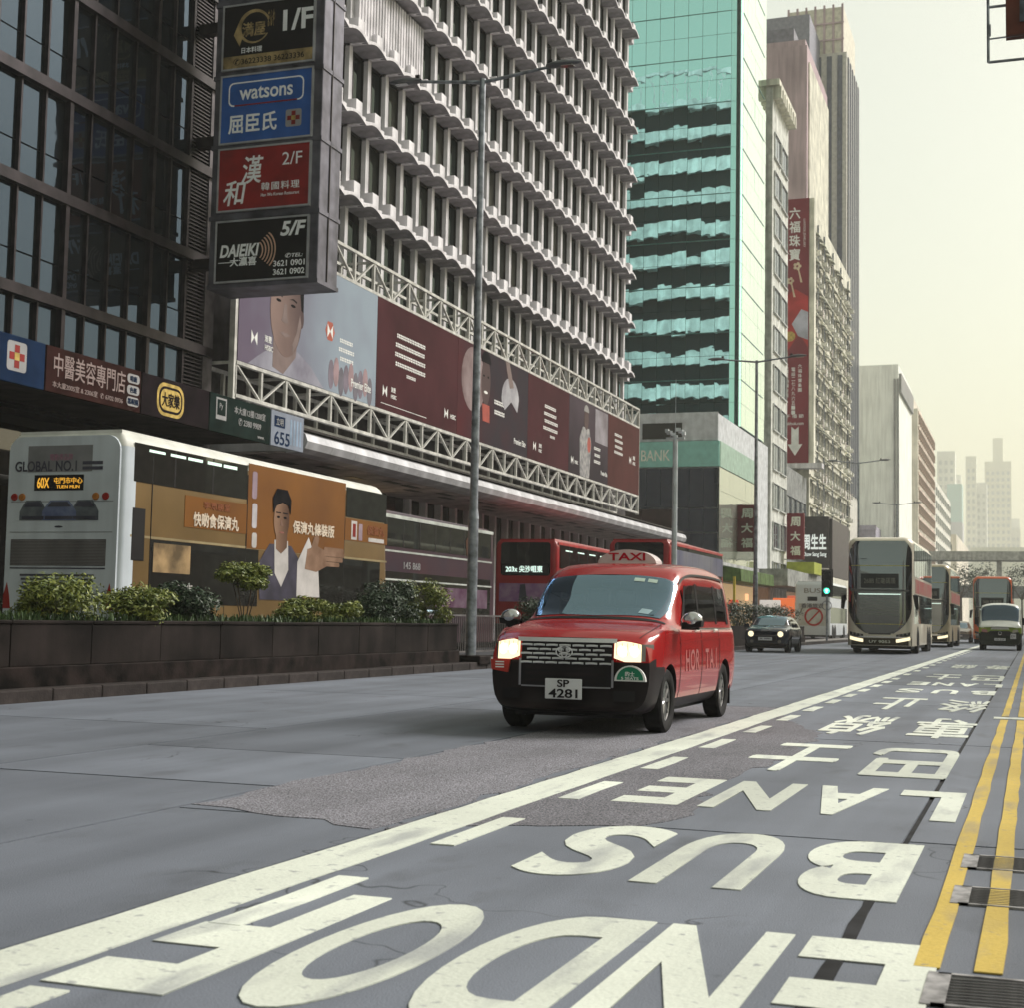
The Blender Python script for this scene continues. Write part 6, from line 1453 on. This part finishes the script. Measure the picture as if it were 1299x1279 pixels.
def far_car(x, y):
    e = empty('saloon_car', (x, y, 0)); tag(e, 'small pale-roofed car with a blue windscreen behind the second gold bus', 'car')
    full = lambda top: [(.02,.2),(.6,.2),(.8,.28),(.85,.5),(.85,.7),(.84,.86)] + top
    st = [half([(.02,.25),(.5,.25),(.7,.3),(.76,.5),(.76,.62),(.74,.72),(.7,.76),(.6,.78),(.4,.79),(.2,.8),(0,.8)], -2.2, lambda x, z: .15*(x/.8)**2), half(full([(.8,.9),(.7,.93),(.5,.95),(.25,.96),(0,.96)]), -1.4), half(full([(.8,.92),(.7,.98),(.5,1.0),(.25,1.0),(0,1.01)]), -.9),
          half(full([(.8,.95),(.7,1.2),(.58,1.4),(.3,1.45),(0,1.46)]), -.1), half(full([(.8,.95),(.7,1.22),(.58,1.44),(.3,1.5),(0,1.5)]), .8), half(full([(.8,.95),(.7,1.05),(.58,1.1),(.3,1.12),(0,1.12)]), 2.2)]
    L = Loft(st); me = cutout(L.body(4).mesh('body', BLACK, smooth=30), [(-1.35,.31,.35),(1.3,.31,.35)])
    CW = M('car_cream', (.6,.57,.5), .35, coat=.4); CN = M('car_grey', (.2,.21,.24), .35, coat=.4)
    a, b = split_mesh(me, lambda c: 1 if c.z < .6 else 0, [CW, CN]); link('body', a, e); link('bumper', b, e)
    for mi in (1, -1):
        L.patch([(L.s_at(-.85,9), 7.8), (L.s_at(-.2,9), 7.9), (L.s_at(-.2,10), 10), (L.s_at(-.85,10), 10)], .006, 6, mi).build('windscreen', CARGL, e, smooth=60)
        MB().box(mi*.48, mi*.72, -2.17, -2.0, .6, .72).build('headlight', LENS, e)
        for y in (-1.35, 1.3): wheel(e, mi*.75, y, .31, .2, mi, 6)
    MB().box(-.26, .26, -2.22, -2.18, .42, .54).build('number_plate', PLATE, e)
far_car(-5.0, 112)
# ================================================================== street furniture
def lamp_post(x, y, z, h, label, arm=2.15, thick=1):
    e = empty('lamp_post', (x, y, z)); tag(e, label, 'street lamp', 'twin-arm lamp posts on the median')
    p = MB(); n = 14
    p.tube((0,0,-.1), (0,0,3.0), .115*thick, .112*thick, n); p.build('base_sleeve', STEEL, e, smooth=50)
    MB().tube((0,0,3.0), (0,0,3.22), .125*thick, .095*thick, n).build('collar', STEEL, e, smooth=50)
    MB().tube((0,0,3.2), (0,0,h), .092*thick, .068*thick, n).build('pole', STEEL, e, smooth=50)
    bevel(MB().box(-.35, .35, -.35, .35, -.16, .04).build('footing', PLIN, e), .03)
    for sg in (-1, 1):
        q = MB().tube((0,0,h-.08), (sg*arm*.72, 0, h+.10), .045*thick, .035*thick, 8).build('arm', STEEL, e, smooth=50)
        G = []
        for i in range(9):
            u = i/8; a = sg*(arm*.70+.78*u); w_ = .13*math.sin(math.pi*min(1, .12+u*.86))**.6+.01; hh = .085*math.sin(math.pi*min(1, .15+u*.83))**.7+.008
            G.append([(a, w_*math.cos(2*math.pi*k/12), h+.11+.03*u+hh*math.sin(2*math.pi*k/12)*(1 if math.sin(2*math.pi*k/12) > 0 else .5)) for k in range(12)])
        hd = MB().grid(G, closed=True).build('lamp_head', M('lamp_head_grey', (.16,.165,.18), .4, .5, var=.1), e, smooth=60)
        MB().prism(rrect(min(sg*arm*.85, sg*(arm*.85+.3)), max(sg*arm*.85, sg*(arm*.85+.3)), -.08, .08, .03), 'z', h+.07, h+.085).build('lens', LENS, hd)
        MB().box(sg*arm*.74-.05, sg*arm*.74+.05, -.03, .03, h+.18, h+.26).build('photocell', BLACK, hd)
lamp_post(-11.5, 29.8, .25, 12.9, 'tall grey twin-arm street lamp at the end of the long planter')
lamp_post(-11.9, 66.7, .13, 13.1, 'twin-arm street lamp behind the small dark hatchback')
lamp_post(-11.9, 108.7, .13, 12.9, 'twin-arm street lamp in front of the pale blank-walled block')
lamp_post(-11.9, 141, .13, 12.4, 'farthest twin-arm street lamp beside the bay-windowed block')
cc = empty('camera_pole', (-11.9, 50.57, .13)); tag(cc, 'slim white pole topped with a ring of cameras behind the taxi', 'pole')
PW = M('pole_white', (.52,.55,.58), .4, .2, var=.1)
MB().tube((0,0,-.05), (0,0,7.6), .11, .085, 12).build('pole', PW, cc, smooth=50); MB().tube((0,0,7.6), (0,0,9.6), .015, .008, 6).build('antenna', PW, cc)
MB().box(-.33, .33, -.05, .05, 7.45, 7.52).build('crossbar', PW, cc)
for k in range(6):
    a = k*1.047; MB().box(-.06, .06, -.09, .09, -.06, .06).build('camera', PW, cc, loc=(.3*math.cos(a), .3*math.sin(a), 7.66+.1*(k % 2)), rot=(0, 0, a))
tl = empty('traffic_light', (-11.6, 89.1, .13)); tag(tl, 'traffic light showing a green arrow on the median', 'traffic light')
MB().tube((0,0,-.05), (0,0,3.0), .06, n=10).build('pole', STEEL, tl); bevel(MB().box(-.28, .28, -.12, .12, 2.7, 4.2).build('housing', BLACK, tl), .04)
for k, m_ in enumerate((EM('signal_green', (.05,.9,.5), 2.2), BLACK, BLACK)):
    z = 2.98+.46*k; MB().lathe([(.001,-.01),(.17,-.01),(.18,.02)], 18, 'y').build('signal_lens', m_, tl, loc=(0, -.13, z)); MB().grid([[(.2*math.cos(R(t)), -.13-d, z+.2*math.sin(R(t))) for t in range(0, 181, 15)] for d in (0, .22)]).build('hood', BLACK, tl)
flat([(-.05,2.86),(.05,2.86),(.05,3.0),(.13,3.0),(0,3.12),(-.13,3.0),(-.05,3.0)], EM('signal_arrow', (.5,1,.8), 2.5), tl, 'arrow', '-y', -.145)
MB().box(-.34, .34, .125, .14, 2.62, 4.28).build('backing_board', BLACK, tl); MB().lathe([(.25,-.02),(.3,-.02),(.3,.02),(.25,.02)], 18, 'y').build('sign_ring', STEEL, tl, loc=(0, -.07, 2.1))
# ------------------------------------------------------------------ haze
hz = MB().box(-590, 590, -255, 3340, -1.2, 270).build('haze', M('haze_surface'))
hm = bpy.data.materials.new('haze_air'); hm.use_nodes = True; t = hm.node_tree
t.nodes.remove(t.nodes['Principled BSDF']); pv = t.nodes.new('ShaderNodeVolumePrincipled')
pv.inputs['Color'].default_value = (.98, .98, .93, 1); pv.inputs['Density'].default_value = .00045; pv.inputs['Anisotropy'].default_value = 0
t.links.new(pv.outputs[0], t.nodes['Material Output'].inputs['Volume'])
hz.data.materials.clear(); hz.data.materials.append(hm); tag(hz, 'pale haze hanging in the street air', 'haze', kind='stuff')
